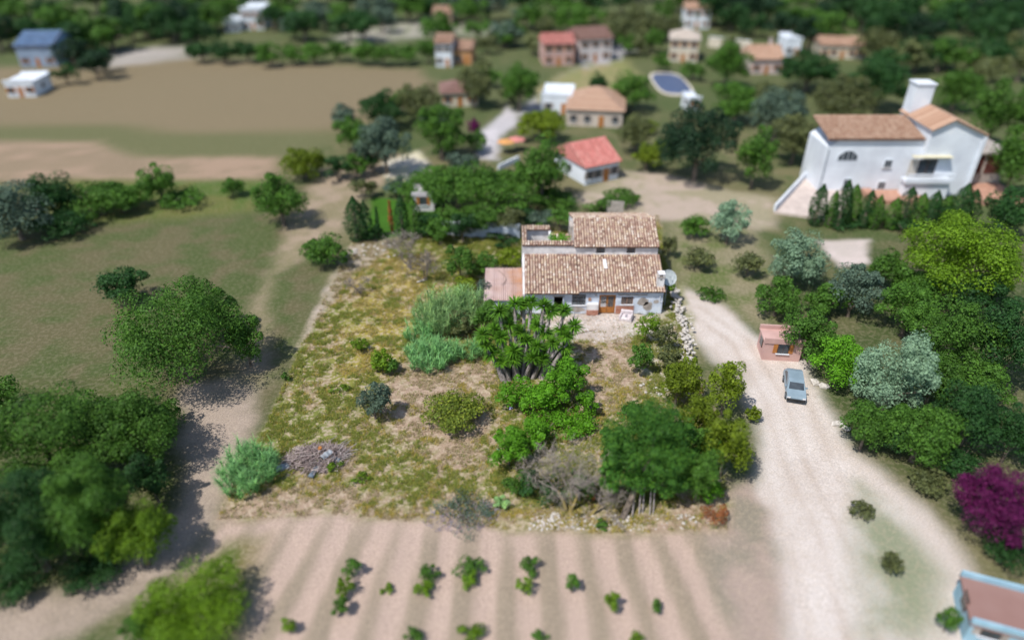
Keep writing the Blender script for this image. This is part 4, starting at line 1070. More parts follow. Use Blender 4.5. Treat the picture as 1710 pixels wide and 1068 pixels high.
# big conifer: leaning trunk and layered tufts
t, R, rz, zc, rng = P('conifer_tree', 'tree', 'large dense conifer with leaning trunks at the lower right of the plot', 1088, 748, 96, 98, 'pine', .6, K=90, lf=2.0, flat=.75, rb=(.16, .27), cover=2.3, low=-.7)
for o in list(t.children):
    if o.name.startswith('trunk'): bpy.data.objects.remove(o)
bx, by = G(1035, 862)
b0 = Vector((bx - t.location.x, by - t.location.y, -.1))
MB().tube([b0, b0 * .6 + Vector((0, 0, zc * .35)), (0, 0, zc * .8), (.2, .2, zc * 1.2)], [.26, .22, .15, .05], 8).build('trunk', BARK, t)
for k in range(5):
    sx, sy = G(1052 + 9 * k + 3 * (k % 2), 862 - (k % 3) * 3); s = Vector((sx - t.location.x, sy - t.location.y, -.1))
    MB().tube([s, s * .7 + Vector((.1*k-.2, .3, zc*.3)), Vector((s.x * .2 + .4*(k-2), .1, zc * .75))], [.07, .06, .03], 5).build('thin_trunk', BARKP, t)
for k, (px, py, rx, ry) in enumerate(((1030, 735, 28, 50), (1018, 795, 26, 34), (1140, 740, 38, 50), (1090, 700, 48, 36), (1070, 795, 34, 30), (1125, 805, 38, 34), (1100, 760, 50, 40))):
    x, y, z_, R2, rz2, Z = solve(px, py, rx, ry, 1.2)
    o = link('side_bough', crown_mesh(rng, R2, rz2, 2.3 * Z / 683, LM['pine'], K=16, flat=.7, name='side_bough'), t)
    o.location = (x - t.location.x, y - t.location.y, z_)
P('trimmed_conifer', 'tree', 'narrow green conifer standing at the left flank of the big conifer', 1020, 760, 22, 70, 'pine', K=20, lf=2.2)

# yucca
yx, yy = G(868, 634)
yu = thing('giant_yucca', 'giant yucca with many pale trunks and spiky rosettes before the farmhouse', 'yucca', (yx, yy, gh(yx, yy)))
rosettes = [(834,517,3),(860,506,4),(875,506,5),(887,503,5),(908,509,4),(920,518,4),(943,516,3),(937,549,2),(959,543,2),(945,558,1),(806,557,0),(812,574,-1),(836,562,1),(857,585,-1),
            (879,567,1),(897,577,0),(889,596,-2),(837,603,-2),(910,553,3),(868,553,2),(896,542,3),(942,578,1),(826,549,2),(857,598,-2),(850,540,3),(923,570,1),(905,598,-1),(822,588,-1)]
rl_mesh = []
for v in range(4):
    rng = np.random.default_rng(900 + v); n = 130
    d = rdir(rng, n); d[:, 2] = np.abs(d[:, 2]) * 1.1 - .35; d /= np.linalg.norm(d, axis=1)[:, None]
    Lh = rng.uniform(.55, .82, n); side = np.cross(d, (0, 0, 1.0)); side /= np.linalg.norm(side, axis=1)[:, None] + 1e-6
    p0 = d * .06; p1 = d * (Lh * .5)[:, None]; p2 = d * Lh[:, None] - np.array((0, 0, 1.0)) * (Lh * .13)[:, None]
    w = .040
    V = np.stack([p0 - side*w*.7, p0 + side*w*.7, p1 - side*w, p1 + side*w, p2], 1).reshape(-1, 3)
    b_ = np.arange(n)[:, None] * 5
    F = np.concatenate([b_ + np.array([[0,1,3]]), b_ + np.array([[0,3,2]]), b_ + np.array([[2,3,4]])])
    rl_mesh.append(np_mesh('leaf_rosette', V, F, LM['yucca']))
skirt = []
rng = np.random.default_rng(55)
for (px, py, dy) in rosettes:
    Yw = yy + .8 + dy * .42
    X, Z_ = WY(px, py, Yw); X -= yx; Yl = Yw - yy
    o = link('leaf_rosette', rl_mesh[int(rng.integers(4))], yu); s = rng.uniform(1.3, 1.65)
    o.location = (X, Yl, Z_); o.scale = (s, s, s); o.rotation_euler = (rng.normal(0, .15), rng.normal(0, .15), rng.uniform(0, 6))
    bx_ = X * .5 + rng.normal(0, .16); by_ = Yl * .35 + rng.normal(0, .15)
    pts = [(bx_, by_, -.1), (bx_ + (X-bx_)*.28, by_ + (Yl-by_)*.3, Z_*.33), (bx_ + (X-bx_)*.72, by_ + (Yl-by_)*.7, Z_*.68), (X, Yl, Z_ - .1)]
    MB().tube(pts, [.30, .20, .17, .13], 8).build('trunk', BARKP, yu, True)
    n = 60; V_ = MB()
    for k in range(n):
        a = rng.uniform(0, 6.28); z = rng.uniform(.2, 1.1); q = .15
        pz = Z_ - z; tt_ = (pz / Z_)
        cx_2 = np.interp(tt_, [0, .33, .68, 1], [p[0] for p in pts]); cy_2 = np.interp(tt_, [0, .33, .68, 1], [p[1] for p in pts])
        c, s2 = math.cos(a), math.sin(a)
        V_.add([(cx_2 + c*.14 - s2*.03, cy_2 + s2*.14 + c*.03, pz), (cx_2 + c*.14 + s2*.03, cy_2 + s2*.14 - c*.03, pz), (cx_2 + c*.26, cy_2 + s2*.26, pz - .38)], [(0, 1, 2)])
    V_.build('dead_leaf_skirt', DEADW, yu)['kind'] = 'stuff'

# cane clumps
cane('tall light green giant cane above the blue green cane', 742, 516, 50, 52, 4.2, 'reed', 1.1)
cane('tall pale green cane leaning on the right side of the clump', 780, 506, 32, 42, 4.0, 'reed', .9)
cane('low blue green cane at the front left of the clump', 716, 588, 38, 38, 2.2, 'bluereed', 1.0)
cane('low blue green cane at the front right of the clump', 772, 582, 34, 26, 1.9, 'bluereed', .9)
cane('mid green cane filling the centre of the clump', 700, 552, 26, 24, 2.2, 'bluereed', .7)
cane('bright green giant cane at the lower left corner of the plot', 412, 776, 44, 52, 2.6, 'bluereed', .9)

# leafless trees
def bare_tree(label, px, py, hpx, seed, mat=DEADW, stems=2, lev=5, spread=.55, name='dead_tree', r=.11, dirs=None, bark=None, kids=3, group=None):
    rng = np.random.default_rng(seed); x, y = G(px, py); h = WY(px, py - hpx, y)[1]
    t = thing(name, label, 'tree', (x, y, gh(x, y)))
    for s in range(stems):
        tr = MB(); br = MB()
        a = (dirs[s] if dirs else (rng.uniform(-.5, .5), rng.uniform(-.4, .4)))
        d = Vector((a[0], a[1], 1)).normalized(); Lt = h * .32
        p0 = Vector((rng.uniform(-.15, .15), 0, -.1)); p1 = p0 + d * Lt * .5 + Vector((.08, 0, 0)); p2 = p0 + d * Lt
        tr.tube([p0, p1, p2], [r, r * .8, r * .65], 7); tr.build('trunk', bark or BARK, t)
        for k in range(3):
            nd = (d + Vector(rng.normal(size=3)) * .5 + Vector((0, 0, .3))).normalized()
            branches(br, rng, p2, nd, h * .30, r * .42, 0, lev, spread, 3, 5, -.02, kids)
        o = br.build('branches', mat, t); o['kind'] = 'stuff'
    return t
bare_tree('leafless grey tree leaning left between rubble and dark tree', 688, 450, 66, 1, stems=2, dirs=[(-.75, .1), (-.05, .1)], lev=4)
bare_tree('leafless grey tree right of the leaning one', 708, 468, 52, 2, stems=2, dirs=[(.1, .1), (.35, 0)], lev=4)
bare_tree('small leafless gnarled tree alone in the yellow grass', 602, 490, 34, 3, stems=1, lev=4, spread=.6)
bare_tree('broad dead grey tree with yellow lichen trunks in front of the green shrubs', 950, 852, 98, 4, stems=3, dirs=[(-.1, .2), (.28, .1), (-.42, .3)], lev=4, spread=.85, bark=BARKY, r=.15, kids=3)
bare_tree('bent lichen covered bare tree next to the dead tree', 986, 858, 60, 6, stems=1, dirs=[(.6, .2)], lev=4, spread=.7, bark=BARKY, r=.13)
# cypresses at the back left
cypress('cypress', 'broad dark cypress at the back left corner of the plot', 598, 328, 402, 30)
cypress('cypress', 'second broad cypress leaning against the corner one', 614, 336, 400, 20)
cypress('cypress', 'thin dark pole like cypress on the lawn', 633, 345, 396, 6)
cypress('cypress', 'thin brown dead cypress on the lawn', 655, 335, 388, 6, mat='rust')
cypress('cypress', 'dark cypress with pointed top left of the hedge', 674, 325, 398, 20)
cypress('cypress', 'cypress between pointed cypress and hedge mound', 694, 330, 398, 22, mat='green')
# cypress row in front of the villa
tips = [(1359,308,24),(1382,318,16),(1397,300,22),(1413,308,26),(1440,318,22),(1456,326,20),(1505,312,26),(1526,322,24),(1546,318,24),(1570,326,22),(1592,306,30),(1484,330,22),(1610,316,26)]
for k, (px, py, w) in enumerate(tips):
    lab = ['leftmost cypress of the row before the villa terrace', 'thin cypress second from left before the villa', 'tall cypress below the arched villa window', 'thick cypress right of the arched villa window',
           'cypress before the villa steps', 'short cypress right of the villa steps', 'cypress left of the villa balcony', 'cypress below the left end of the balcony', 'cypress under the middle of the villa balcony',
           'cypress below the right end of the balcony', 'thick cypress at the right corner of the balcony', 'low cypress before the terracotta patio', 'rightmost cypress of the row below the garage'][k]
    cypress('cypress', lab, px, py, 376 + (k % 3) * 3, w, mat='green' if k % 2 else 'dark', group='cypress row in front of the villa')
P('hedge', 'hedge', 'deep green hedge mass under the left of the cypress row', 1400, 362, 50, 20, 'dark', K=18, cover=1.0)
P('hedge', 'hedge', 'deep green hedge mass under the middle of the cypress row', 1490, 368, 60, 24, 'dark', K=18, cover=1.0)
P('hedge', 'hedge', 'deep green hedge mass under the right of the cypress row', 1580, 362, 50, 28, 'dark', K=18, cover=1.0)

# outside, left
T = 'tree'
OUT = [
 ('broadleaf_tree','big round green tree alone left of the plot', 290,558,112,94,'green',.8),
 ('broadleaf_tree','darker green tree touching the big round tree on its right', 408,566,34,50,'green',.5),
 ('broadleaf_tree','small dark tree behind the big round tree', 208,478,44,34,'dark',.6),
 ('broadleaf_tree','large green tree at left edge below the big round tree', 70,740,105,92,'green',1),
 ('broadleaf_tree','green tree with yellowish top beside the dirt track', 215,722,82,72,'green',.8),
 ('broadleaf_tree','dark tree at the lower left edge', 40,880,95,92,'dark',.8),
 ('broadleaf_tree','dark green tree in the lower left grove', 140,860,80,86,'green',.8),
 ('shrub','yellow green rounded bush at the edge of the dirt track', 228,897,60,60,'lime',.2),
 ('shrub','low spreading olive green bush at bottom left', 320,1012,92,66,'lime',.0),
 ('shrub','low green bush at the bottom below the track', 250,1050,50,40,'green',.0),
 ('olive_tree','grey green round tree above the left of the plot', 466,331,46,44,'green',.8),
 ('shrub','low olive bush at the left back corner of the plot', 545,420,42,28,'green',.2),
 ('broadleaf_tree','dark bluish tree at the left edge by the bare strip', 18,352,62,50,'grey',.6),
 ('shrub','dark bush at the start of the green hedge line on the left', 82,330,44,40,'dark',.3),
 ('shrub','wide green bush in the left hedge line', 165,334,66,32,'green',.2),
 ('shrub','round green bush in the left hedge line below the bare strip', 264,306,34,34,'green',.3),
 ('shrub','small green bush at the right end of the left hedge line', 385,312,22,16,'green',.1),
 ('shrub','dark bush below the left hedge line', 100,372,50,26,'dark',.1),
 ('shrub','yellow green bush at the corner of the dry field', 508,272,42,26,'yellow',.2),
 ('broadleaf_tree','dark round tree at the right end of the dry field', 636,184,38,30,'dark',1),
 ('broadleaf_tree','green tree below the dark tree beside the dry field', 588,222,34,28,'green',1),
 ('olive_tree','grey green tree left of the forecourt', 642,242,46,44,'grey',1),
 ('broadleaf_tree','dark green tree above the pale forecourt', 736,218,46,46,'green',1),
 ('broadleaf_tree','tree with dark crown in front of the brown roof', 700,168,40,30,'olive',1),
 ('broadleaf_tree','tree right of the brown roofed house', 790,142,34,34,'olive',1),
 ('broadleaf_tree','dark tree left of the lane bend', 868,145,34,36,'green',1),
 ('shrub','purple leaved bush at the edge of the lane', 790,212,12,14,'magenta',.4),
 ('broadleaf_tree','yellow green tree beside the lane in upper centre', 905,208,42,26,'yellow',.8),
 ('broadleaf_tree','dark tall tree left of the bright red roof', 905,282,44,54,'green',1),
 ('broadleaf_tree','wide green tree behind the boundary hedge, right', 838,322,70,36,'green',1),
 ('broadleaf_tree','wide bright green tree behind the cypresses', 765,308,70,42,'green',1),
 ('broadleaf_tree','green tree at the end of the forecourt', 702,312,46,24,'green',.6),
 ('shrub','green bushes behind the farmhouse ruin', 925,334,44,18,'green',.3),
 ('shrub','green bush in front of the bright red roofed house', 1040,330,36,16,'green',.2),
 ('broadleaf_tree','dark blue green cone tree beside the hipped orange roof', 1000,142,17,20,'dark',.6),
 ('broadleaf_tree','dark green tree behind the hipped orange roof', 1056,152,38,30,'green',1),
 ('broadleaf_tree','green tree right of the hipped orange roof', 1062,222,34,30,'olive',.8),
 ('shrub','yellow green bush left of the big dark oval tree', 1080,262,30,22,'yellow',.4),
 ('evergreen_oak','big dark oval tree standing alone in upper right centre', 1168,236,66,62,'deep',.8),
 ('broadleaf_tree','bright green tree right of the big dark oval tree', 1264,262,34,50,'green',.8),
 ('olive_tree','greyish tree above the bright green tree left of the villa', 1300,190,46,44,'grey',.8),
 ('broadleaf_tree','green tree behind the big dark oval tree', 1230,170,44,34,'green',.8),
 ('broadleaf_tree','green tree left of the villa roof', 1330,232,44,40,'olive',.8),
 ('broadleaf_tree','green tree behind the villa left wing', 1410,168,56,42,'olive',1),
 ('broadleaf_tree','dark tree below the orange roofed bungalow', 1216,108,40,34,'green',1),
 ('broadleaf_tree','dark tree right of the orange roofed bungalow', 1352,118,56,32,'dark',1),
 ('broadleaf_tree','dark tree left of the white chimney of the villa', 1470,140,50,40,'dark',1),
 ('broadleaf_tree','green tree right of the white villa chimney', 1600,150,44,32,'green',1),
 ('broadleaf_tree','dark green tree behind the villa garage', 1668,186,48,56,'green',1),
 ('broadleaf_tree','big green tree at the right edge beside the villa garage', 1700,270,40,70,'green',1),
 ('broadleaf_tree','dark green tree at the right edge below the garage', 1690,356,44,40,'dark',.8),
 ('olive_tree','small pale green bush right of the farmhouse', 1220,370,33,36,'silver',.4),
 ('olive_tree','pale green olive tree below the villa terrace', 1328,430,48,46,'silver',.6),
 ('olive_tree','grey green tree below the pale driveway', 1428,486,46,44,'grey',.6),
 ('broadleaf_tree','small green tree above the pale driveway right end', 1482,448,30,34,'green',.5),
 ('broadleaf_tree','wide yellow green tree below the cypress row', 1600,432,100,74,'lime',.8),
 ('shrub','green bush at the bend of the gravel road', 1300,498,44,34,'green',.2),
 ('broadleaf_tree','green tree along the right of the gravel road', 1350,560,50,44,'green',.4),
 ('broadleaf_tree','bright green tree above the parked car', 1405,604,46,44,'bright',.4),
 ('broadleaf_tree','green tree between the silver bush and the yellow green tree', 1520,520,54,46,'green',.6),
 ('olive_tree','silver green olive tree on the right of the road', 1494,628,62,74,'silver',.8),
 ('broadleaf_tree','green tree right of the silver olive tree', 1602,570,66,66,'green',.8),
 ('broadleaf_tree','dark green tree at the right edge, middle height', 1682,580,52,80,'dark',.8),
 ('broadleaf_tree','green tree below the silver olive tree', 1450,712,42,44,'green',.4),
 ('broadleaf_tree','dark green tree below right of the silver olive tree', 1540,726,64,56,'green',.6),
 ('broadleaf_tree','dark tree between silver olive and magenta bush', 1622,700,60,58,'dark',.6),
 ('broadleaf_tree','dark tree at right edge above the magenta bush', 1696,724,44,50,'dark',.6),
 ('shrub','green bush left of the magenta bush', 1552,800,34,26,'olive',.2),
 ('bougainvillea','round magenta bougainvillea bush at the right edge', 1660,842,68,66,'magenta',.3),
 ('shrub','dark green bush under the magenta bush', 1690,918,50,34,'dark',.0),
 ('shrub','small green bush in the middle of the gravel road verge', 1490,940,18,18,'olive',.0),
 ('shrub','green bush left of the shed at the bottom right', 1585,1036,18,34,'green',.2),
 ('shrub','low weed clump on the right verge of the gravel road', 1440,850,22,16,'olive',.0),
 ('shrub','small yellow green bush on the left verge of the gravel road', 1258,690,14,14,'yellow',.2),
 ('shrub','olive scrub on the verge right of the farmhouse', 1168,432,28,20,'olive',.0),
 ('shrub','low green scrub at the top of the gravel road', 1190,490,26,12,'green',.0),
]
for (nm, lab, cx, cy, rx, ry, mt, cl) in OUT:
    cat = {'shrub': 'shrub', 'bougainvillea': 'shrub'}.get(nm, 'tree')
    P(nm, cat, lab, cx, cy, rx * 1.14, ry * 1.16, mt, cl * .25, K=22 + int(rx * .25), lf=2.35, cover=1.35, rb=(.22, .38))

# hedgerow beyond the dry field and far woods
for k, (px, py, rx, ry, mt, lab) in enumerate(((-10, 660, 50, 40, 'green', 'green bush at the left edge above the grove'), (140, 690, 60, 46, 'green', 'green bush filling the top of the left grove'), (270, 690, 34, 34, 'green', 'small green tree at the right tip of the left grove'),
    (120, 800, 70, 60, 'green', 'green tree in the heart of the left grove'), (20, 960, 70, 40, 'dark', 'dark bush at the lower left edge below the grove'), (150, 950, 60, 34, 'dark', 'dark low bush at the foot of the left grove'), (250, 800, 40, 50, 'dark', 'dark tree behind the yellow green rounded bush'),
    (1380, 500, 40, 34, 'green', 'green shrub between silver tree and gravel road'), (1550, 480, 60, 44, 'green', 'green bush under the wide yellow green tree'), (1650, 500, 60, 50, 'dark', 'dark green tree at right below the yellow green tree'), (1560, 640, 50, 50, 'green', 'green bush right behind the silver olive tree'),
    (1500, 720, 50, 44, 'dark', 'dark bush in front of the silver olive tree'), (1640, 640, 60, 50, 'green', 'green tree at the right above the magenta bush'), (1600, 770, 50, 34, 'dark', 'dark green bush above left of the magenta bush'), (1250, 440, 30, 26, 'olive', 'olive shrub on the verge between farmhouse and pale olive tree'),
    (1160, 380, 30, 22, 'green', 'green shrub close behind the right end of the farmhouse'), (200, 330, 50, 30, 'green', 'green bush doubling the left hedge line'), (310, 330, 44, 20, 'green', 'low bush continuing the left hedge line to the right'), (350, 520, 50, 50, 'green', 'green tree shoulder at the right top of the big round tree'))):
    P('shrub', 'shrub', lab, px, py, rx, ry, mt, .1, K=24, lf=2.4, cover=1.3)
hr = random.Random(4)
for k in range(11):
    px = 335 + k * 38; P('hedgerow_tree', 'tree', 'low green tree in the long straight hedgerow beyond the dry field', px, 88 + hr.uniform(-3, 3), 28, 17 + hr.uniform(0, 4), 'dark' if k < 3 else 'green', .3, K=14, lf=3.2,
      group='hedgerow beyond the dry field')
far = []
def farrow(lab, x0, x1, y0, y1, n, mats, r=(26, 40), seed=0, skip=()):
    rr = random.Random(seed)
    for k in range(n):
        px = x0 + (x1 - x0) * (k + rr.uniform(.1, .9)) / n; py = rr.uniform(y0, y1); q = rr.uniform(*r)
        if any(a < px < b2 and c < py < d for a, b2, c, d in skip): continue
        P('far_tree', 'tree', lab, px, py, q * 1.12, q * .84, rr.choice(mats), .2, K=14, lf=3.2, cover=1.0, group=lab)
hs_ = [(365,450,20,60), (725,800,70,115), (900,1030,60,115), (1120,1190,25,110), (1240,1345,55,125), (1370,1450,80,105), (20,110,60,120), (5,70,130,170)]
farrow('dark tree in the far wood at the top left corner', -10, 330, 15, 62, 24, ['dark', 'dark', 'deep', 'green'], seed=1, skip=hs_)
farrow('dark tree in front of the blue grey barn at upper left', 95, 175, 80, 125, 5, ['dark', 'deep'], r=(22, 32), seed=2)
farrow('green tree in the far wood along the top edge left of centre', 330, 720, 5, 44, 21, ['dark', 'green', 'grey'], r=(24, 36), seed=3, skip=hs_)
farrow('green tree among the far gardens at the top centre', 720, 1130, 8, 58, 27, ['green', 'grey', 'olive', 'green'], r=(22, 34), seed=5, skip=hs_)
farrow('green tree scattered between the houses in the upper centre', 790, 1230, 62, 125, 20, ['green', 'olive'], r=(16, 25), seed=6, skip=hs_ + [(860,1060,80,200), (1095,1150,120,160)])
farrow('dark tree in the far wood at the top right', 1190, 1720, 5, 60, 34, ['dark', 'deep', 'green', 'dark'], r=(28, 44), seed=7, skip=hs_)
farrow('green tree in the wood right of the villa chimney', 1450, 1720, 64, 130, 17, ['green', 'dark', 'olive'], r=(26, 38), seed=8, skip=hs_ + [(1500,1570,100,200)])
farrow('tree beyond the top of the view', -100, 1810, -40, 0, 58, ['dark', 'green'], r=(26, 38), seed=9)
farrow('green tree in the grove between dry field and lane', 560, 800, 150, 335, 17, ['green', 'dark', 'olive', 'grey'], r=(20, 32), seed=14, skip=[(625,730,235,305), (735,805,140,185), (600,760,320,400)])
farrow('green garden tree beside the lane and the red roofed house', 800, 1130, 125, 345, 17, ['green', 'olive', 'yellow'], r=(14, 24), seed=15, skip=[(860,1075,85,240), (930,1060,240,330), (1085,1160,110,170), (790,880,175,285)])
farrow('small garden tree between villa and hipped roof', 1100, 1400, 150, 215, 8, ['green', 'olive'], r=(18, 26), seed=10, skip=[(1095,1240,120,300)])

# young plants in the ploughed field
YP = [(586,948,19,24),(576,980,19,24),(566,1012,19,24),(645,982,12,12),(716,962,24,22),(708,985,20,18),(785,948,28,24),(788,966,22,20),(884,942,22,24),(876,978,17,22),(955,975,15,22),(1023,1005,19,24),(1096,1010,12,24),(482,1042,14,26),(690,1062,20,18),(785,1058,32,20),(900,1062,18,14),(1062,1062,14,16)]
for k, (px, py, rx, ry) in enumerate(YP):
    lab = 'low green weed clump growing between the furrows of the ploughed field'
    P('furrow_weed', 'shrub', lab, px, py, rx * 1.05, ry * .85, 'lime' if k % 2 else 'green', 0, K=10, lf=2.4, cover=1.0, group='weed clumps in the ploughed field')

# low greyish shrub at the front edge
t, R, rz, zc, rng = P('lavender_shrub', 'shrub', 'low grey purple shrub at the front edge of the plot', 772, 856, 62, 16, 'grey', K=18, lf=1.8, cover=.45)
mb = MB()
for k in range(420):
    a = rng.uniform(0, 6.28); q = math.sqrt(rng.random()); x, y = math.cos(a)*q*R, math.sin(a)*q*R*.55
    h = rng.uniform(.2, .5) * (1.1 - q*.5); mb.bar((x, y, 0), (x + rng.normal(0, .22), y + rng.normal(0, .22), h), .022, .008, 3)
mb.build('twigs', mat_island('grey purple twigs', [(.13, .11, .15), (.26, .23, .30), (.34, .31, .36)]), t)['kind'] = 'stuff'
# flowers on the plumbago shrubs
FL = mat_noise('blue violet petals', (.30, .30, .62), (.42, .42, .75), 3)
for (px, py, z) in ((917,625,2.2),(960,612,2.4),(940,648,1.9),(832,752,1.6),(846,755,1.5),(853,681,1.2)):
    x, y = G(px, py, z)
    t = thing('flower_head', 'blue violet flower head on the bright green shrubs', 'flower', (x, y, z), 0, 'flower heads on the bright green shrubs')
    V, F = cards(rng, rdir(rng, 22) * .13, rdir(rng, 22), .11); link('petals', np_mesh('petals', V, F, FL), t)
    MB().bar((0, 0, -.4), (0, 0, 0), .012, n=4).build('stalk', mat_stem, t)

# ------------------------------------------------------------------ debris pile and rubbish
px_, py_ = G(530, 765)
dp = thing('debris_pile', 'heap of dead branches and rubbish in the lower left of the plot', 'debris pile', (px_, py_, gh(px_, py_)))
rng = np.random.default_rng(77); mb = MB()
for k in range(1100):
    a = rng.uniform(0, 6.28); q = math.sqrt(rng.random()); x, y = math.cos(a)*q*2.7, math.sin(a)*q*1.7
    z = rng.uniform(0, 1) * (1 - q*q) * 1.0 + .04; an_ = rng.normal(.7, 1.1); Lb = rng.uniform(.3, 1.2)
    d = Vector((math.cos(an_), math.sin(an_), rng.normal(.1, .25))) * Lb * .5
    mb.bar(Vector((x, y, z)) - d, Vector((x, y, z)) + d, rng.uniform(.015, .045), .01, 3)
mb.build('branches', mat_island('dead branches', [(.08, .06, .055), (.26, .20, .19), (.50, .43, .40)], scale=1), dp)['kind'] = 'stuff'
for k in range(26):
    a = rng.uniform(0, 6.28); q = .5 + .5*rng.random()
    p0 = Vector((math.cos(a)*q*2.2, math.sin(a)*q*1.4, .1)); an_ = rng.normal(.7, .5)
    p1 = p0 + Vector((math.cos(an_)*1.5, math.sin(an_)*1.2, rng.uniform(.1, .6)))
    MB().tube([p0, (p0+p1)/2 + Vector((0, .08, .06)), p1], [.05, .04, .02], 5).build('bough', BARKP, dp)
def slab(name, label, px, py, L_, W2, H2, rz, tilt, mat, cat, z=.12):
    x, y = G(px, py, z); t = thing(name, label, cat, (x, y, z + gh(x, y)), rz)
    t.rotation_euler = (tilt, .05, rz)
    n = 8; V = []; F = []
    for i in range(n + 1):
        u = i / n - .5
        for j in range(5):
            v = j / 4 - .5; V.append((u*L_, v*W2*(1 - .12*abs(u)), H2*(1-4*v*v)*.9 + .04*math.sin(i*1.9)))
    for i in range(n):
        for j in range(4): F.append((i*5+j, (i+1)*5+j, (i+1)*5+j+1, i*5+j+1))
    m_ = MB().add(V, F).add([(x2, y2, z2-.05) for x2, y2, z2 in V], [f[::-1] for f in F])
    edge = [i*5 for i in range(n+1)] + [n*5+j for j in range(1, 5)] + [i*5+4 for i in range(n-1, -1, -1)] + [j for j in range(3, 0, -1)]
    o_ = len(V)
    for a, b2 in zip(edge, edge[1:] + edge[:1]): m_.f.append((b2, a, a + o_, b2 + o_))
    m_.build('sheet', mat, t); MB().bar((-L_/2, 0, .03), (L_/2, 0, .03), .03, n=5).build('rim', METAL, t)
    return t
slab('metal_sheet', 'pale blue grey metal sheet at the left end of the debris pile', 471, 779, 1.1, .7, .12, .5, .2, METAL, 'sheet')
slab('plastic_gutter', 'dark blue grey plank shaped sheet lying in front of the debris pile', 527, 782, 2.0, .5, .14, 1.35, .0, DARKM, 'sheet')
slab('metal_sheet', 'bent grey sheet in the middle of the debris pile', 545, 758, 1.0, .5, .12, 1.0, .3, METAL, 'sheet', .7)
slab('plastic_board', 'small dark blue panel on top of the debris pile', 560, 765, .8, .4, .08, -.4, .2, DARKM, 'sheet', .35)
slab('plastic_tub', 'long upturned grey tub lying beside the yard shrub', 1070, 520, 1.7, .55, .30, -.35, -.1, METAL, 'tub', .15)
x, y = G(534, 748, .9)
br_ = thing('rusty_can', 'orange rusty tin on the debris pile', 'tin', (x, y, .9)); MB().tube([(0,0,-.12),(0,0,-.1),(.05,0,.1),(.05,0,.12)], [.14,.17,.17,.14], 10).build('body', BROWN, br_)

# armchair shaped block in the yard
x, y = G(1046, 532)
ac = thing('armchair', 'discarded off-white padded armchair lying in the yard before the door', 'armchair', (x, y, gh(x, y) + .03), -.35)
ac.rotation_euler = (.12, -.1, -.42)
def soft(name, mat, b, par, r=.06):
    x0, x1, y0, y1, z0, z1 = b; mb = MB()
    vs = []
    for z, i in ((z0, r), (z0+r, 0), (z1-r, 0), (z1, r)):
        vs.append([(x0+i, y0+i, z), (x1-i, y0+i, z), (x1-i, y1-i, z), (x0+i, y1-i, z)])
    fl = [p for q in vs for p in q]; f = [(3,2,1,0), (12,13,14,15)]
    for k in range(3):
        for j in range(4): f.append((k*4+j, k*4+(j+1) % 4, (k+1)*4+(j+1) % 4, (k+1)*4+j))
    mb.add(fl, f); return mb.build(name, mat, par)
soft('seat', SOFTW, (-.48, .48, -.5, .35, .0, .42), ac); soft('backrest', SOFTW, (-.66, .66, .36, .62, .0, .88), ac)
soft('arm', SOFTW, (-.68, -.49, -.52, .355, .0, .66), ac); soft('arm', SOFTW, (.49, .68, -.52, .355, .0, .66), ac)
soft('cushion', mat_noise('grey stain', (.20, .19, .22), (.40, .37, .40), 4), (-.12, .16, -.2, .2, .425, .50), ac, .03)
# bucket, post, pots, rubble bits
x, y = G(993, 524)
bu = thing('bucket', 'white bucket standing by the brick plinth left of the door', 'bucket', (x, y, gh(x, y)))
MB().tube([(0,0,0),(0,0,.02),(0,0,.38),(0,0,.40),(0,0,.36)], [.13,.15,.20,.21,.17], 12).build('body', PLASTIC, bu)
MB().tube([(math.cos(a)*.2, -.03, .38 + math.sin(a)*.12) for a in np.linspace(0, math.pi, 8)], [.01]*8, 4).build('handle', METAL, bu)
for (px, py, lab, h) in ((959, 530, 'thin grey post standing in front of the barred window', 1.3), (905, 528, 'pale post by the left doorway', 1.8)):
    x, y = G(px, py); t = thing('post', lab, 'post', (x, y, gh(x, y)))
    MB().bar((0,0,-.1), (.03,0,h), .045, .04, 8).build('shaft', METAL, t); MB().bar((.03,0,h+.002), (.03,0,h+.05), .06, .05, 8).build('cap', CONC, t)
x, y = G(712, 470)
t = thing('fallen_plank', 'white plank lying at the foot of the right leafless tree', 'plank', (x - .5, y, .1), .6); MB().box(-.7, .7, -.09, .09, 0, .06).build('board', STONE, t); MB().box(-.7, .7, .095, .12, -.03, .05).build('batten', STONE, t)
x, y = G(975, 556)
t = thing('broken_pole', 'dark thin pole lying across the pale yard', 'pole', (x, y, .08), .35); MB().tube([(-1.6,0,0),(0,.05,.05),(1.4,0,.0)], [.03,.03,.02], 6).build('shaft', DARKF, t)

def rock_mesh(seed, mat=STONE):
    rng = np.random.default_rng(seed); import bmesh
    bm = bmesh.new(); bmesh.ops.create_icosphere(bm, subdivisions=1, radius=.5)
    for v in bm.verts: v.co *= rng.uniform(.68, 1.18); v.co.z *= .7
    me = bpy.data.meshes.new('stone'); bm.to_mesh(me); bm.free(); me.materials.append(mat); return me
RK = [rock_mesh(k) for k in range(6)]
rng = np.random.default_rng(31)
def stone(px, py, s, label, group):
    x, y = G(px, py); o = link('stone', RK[int(rng.integers(6))]); o.location = (x, y, gh(x, y) + s*.15)
    o.scale = (s*rng.uniform(.8, 1.3), s*rng.uniform(.8, 1.2), s*rng.uniform(.6, 1)); o.rotation_euler = (0, 0, rng.uniform(0, 6)); return tag(o, label, 'stone', group)
for k in range(16): stone(902 + rng.uniform(0, 32), 862 + rng.uniform(-6, 8), rng.uniform(.12, .36), 'white stone on the ground left of the dead tree foot', 'white stones left of the dead tree foot')
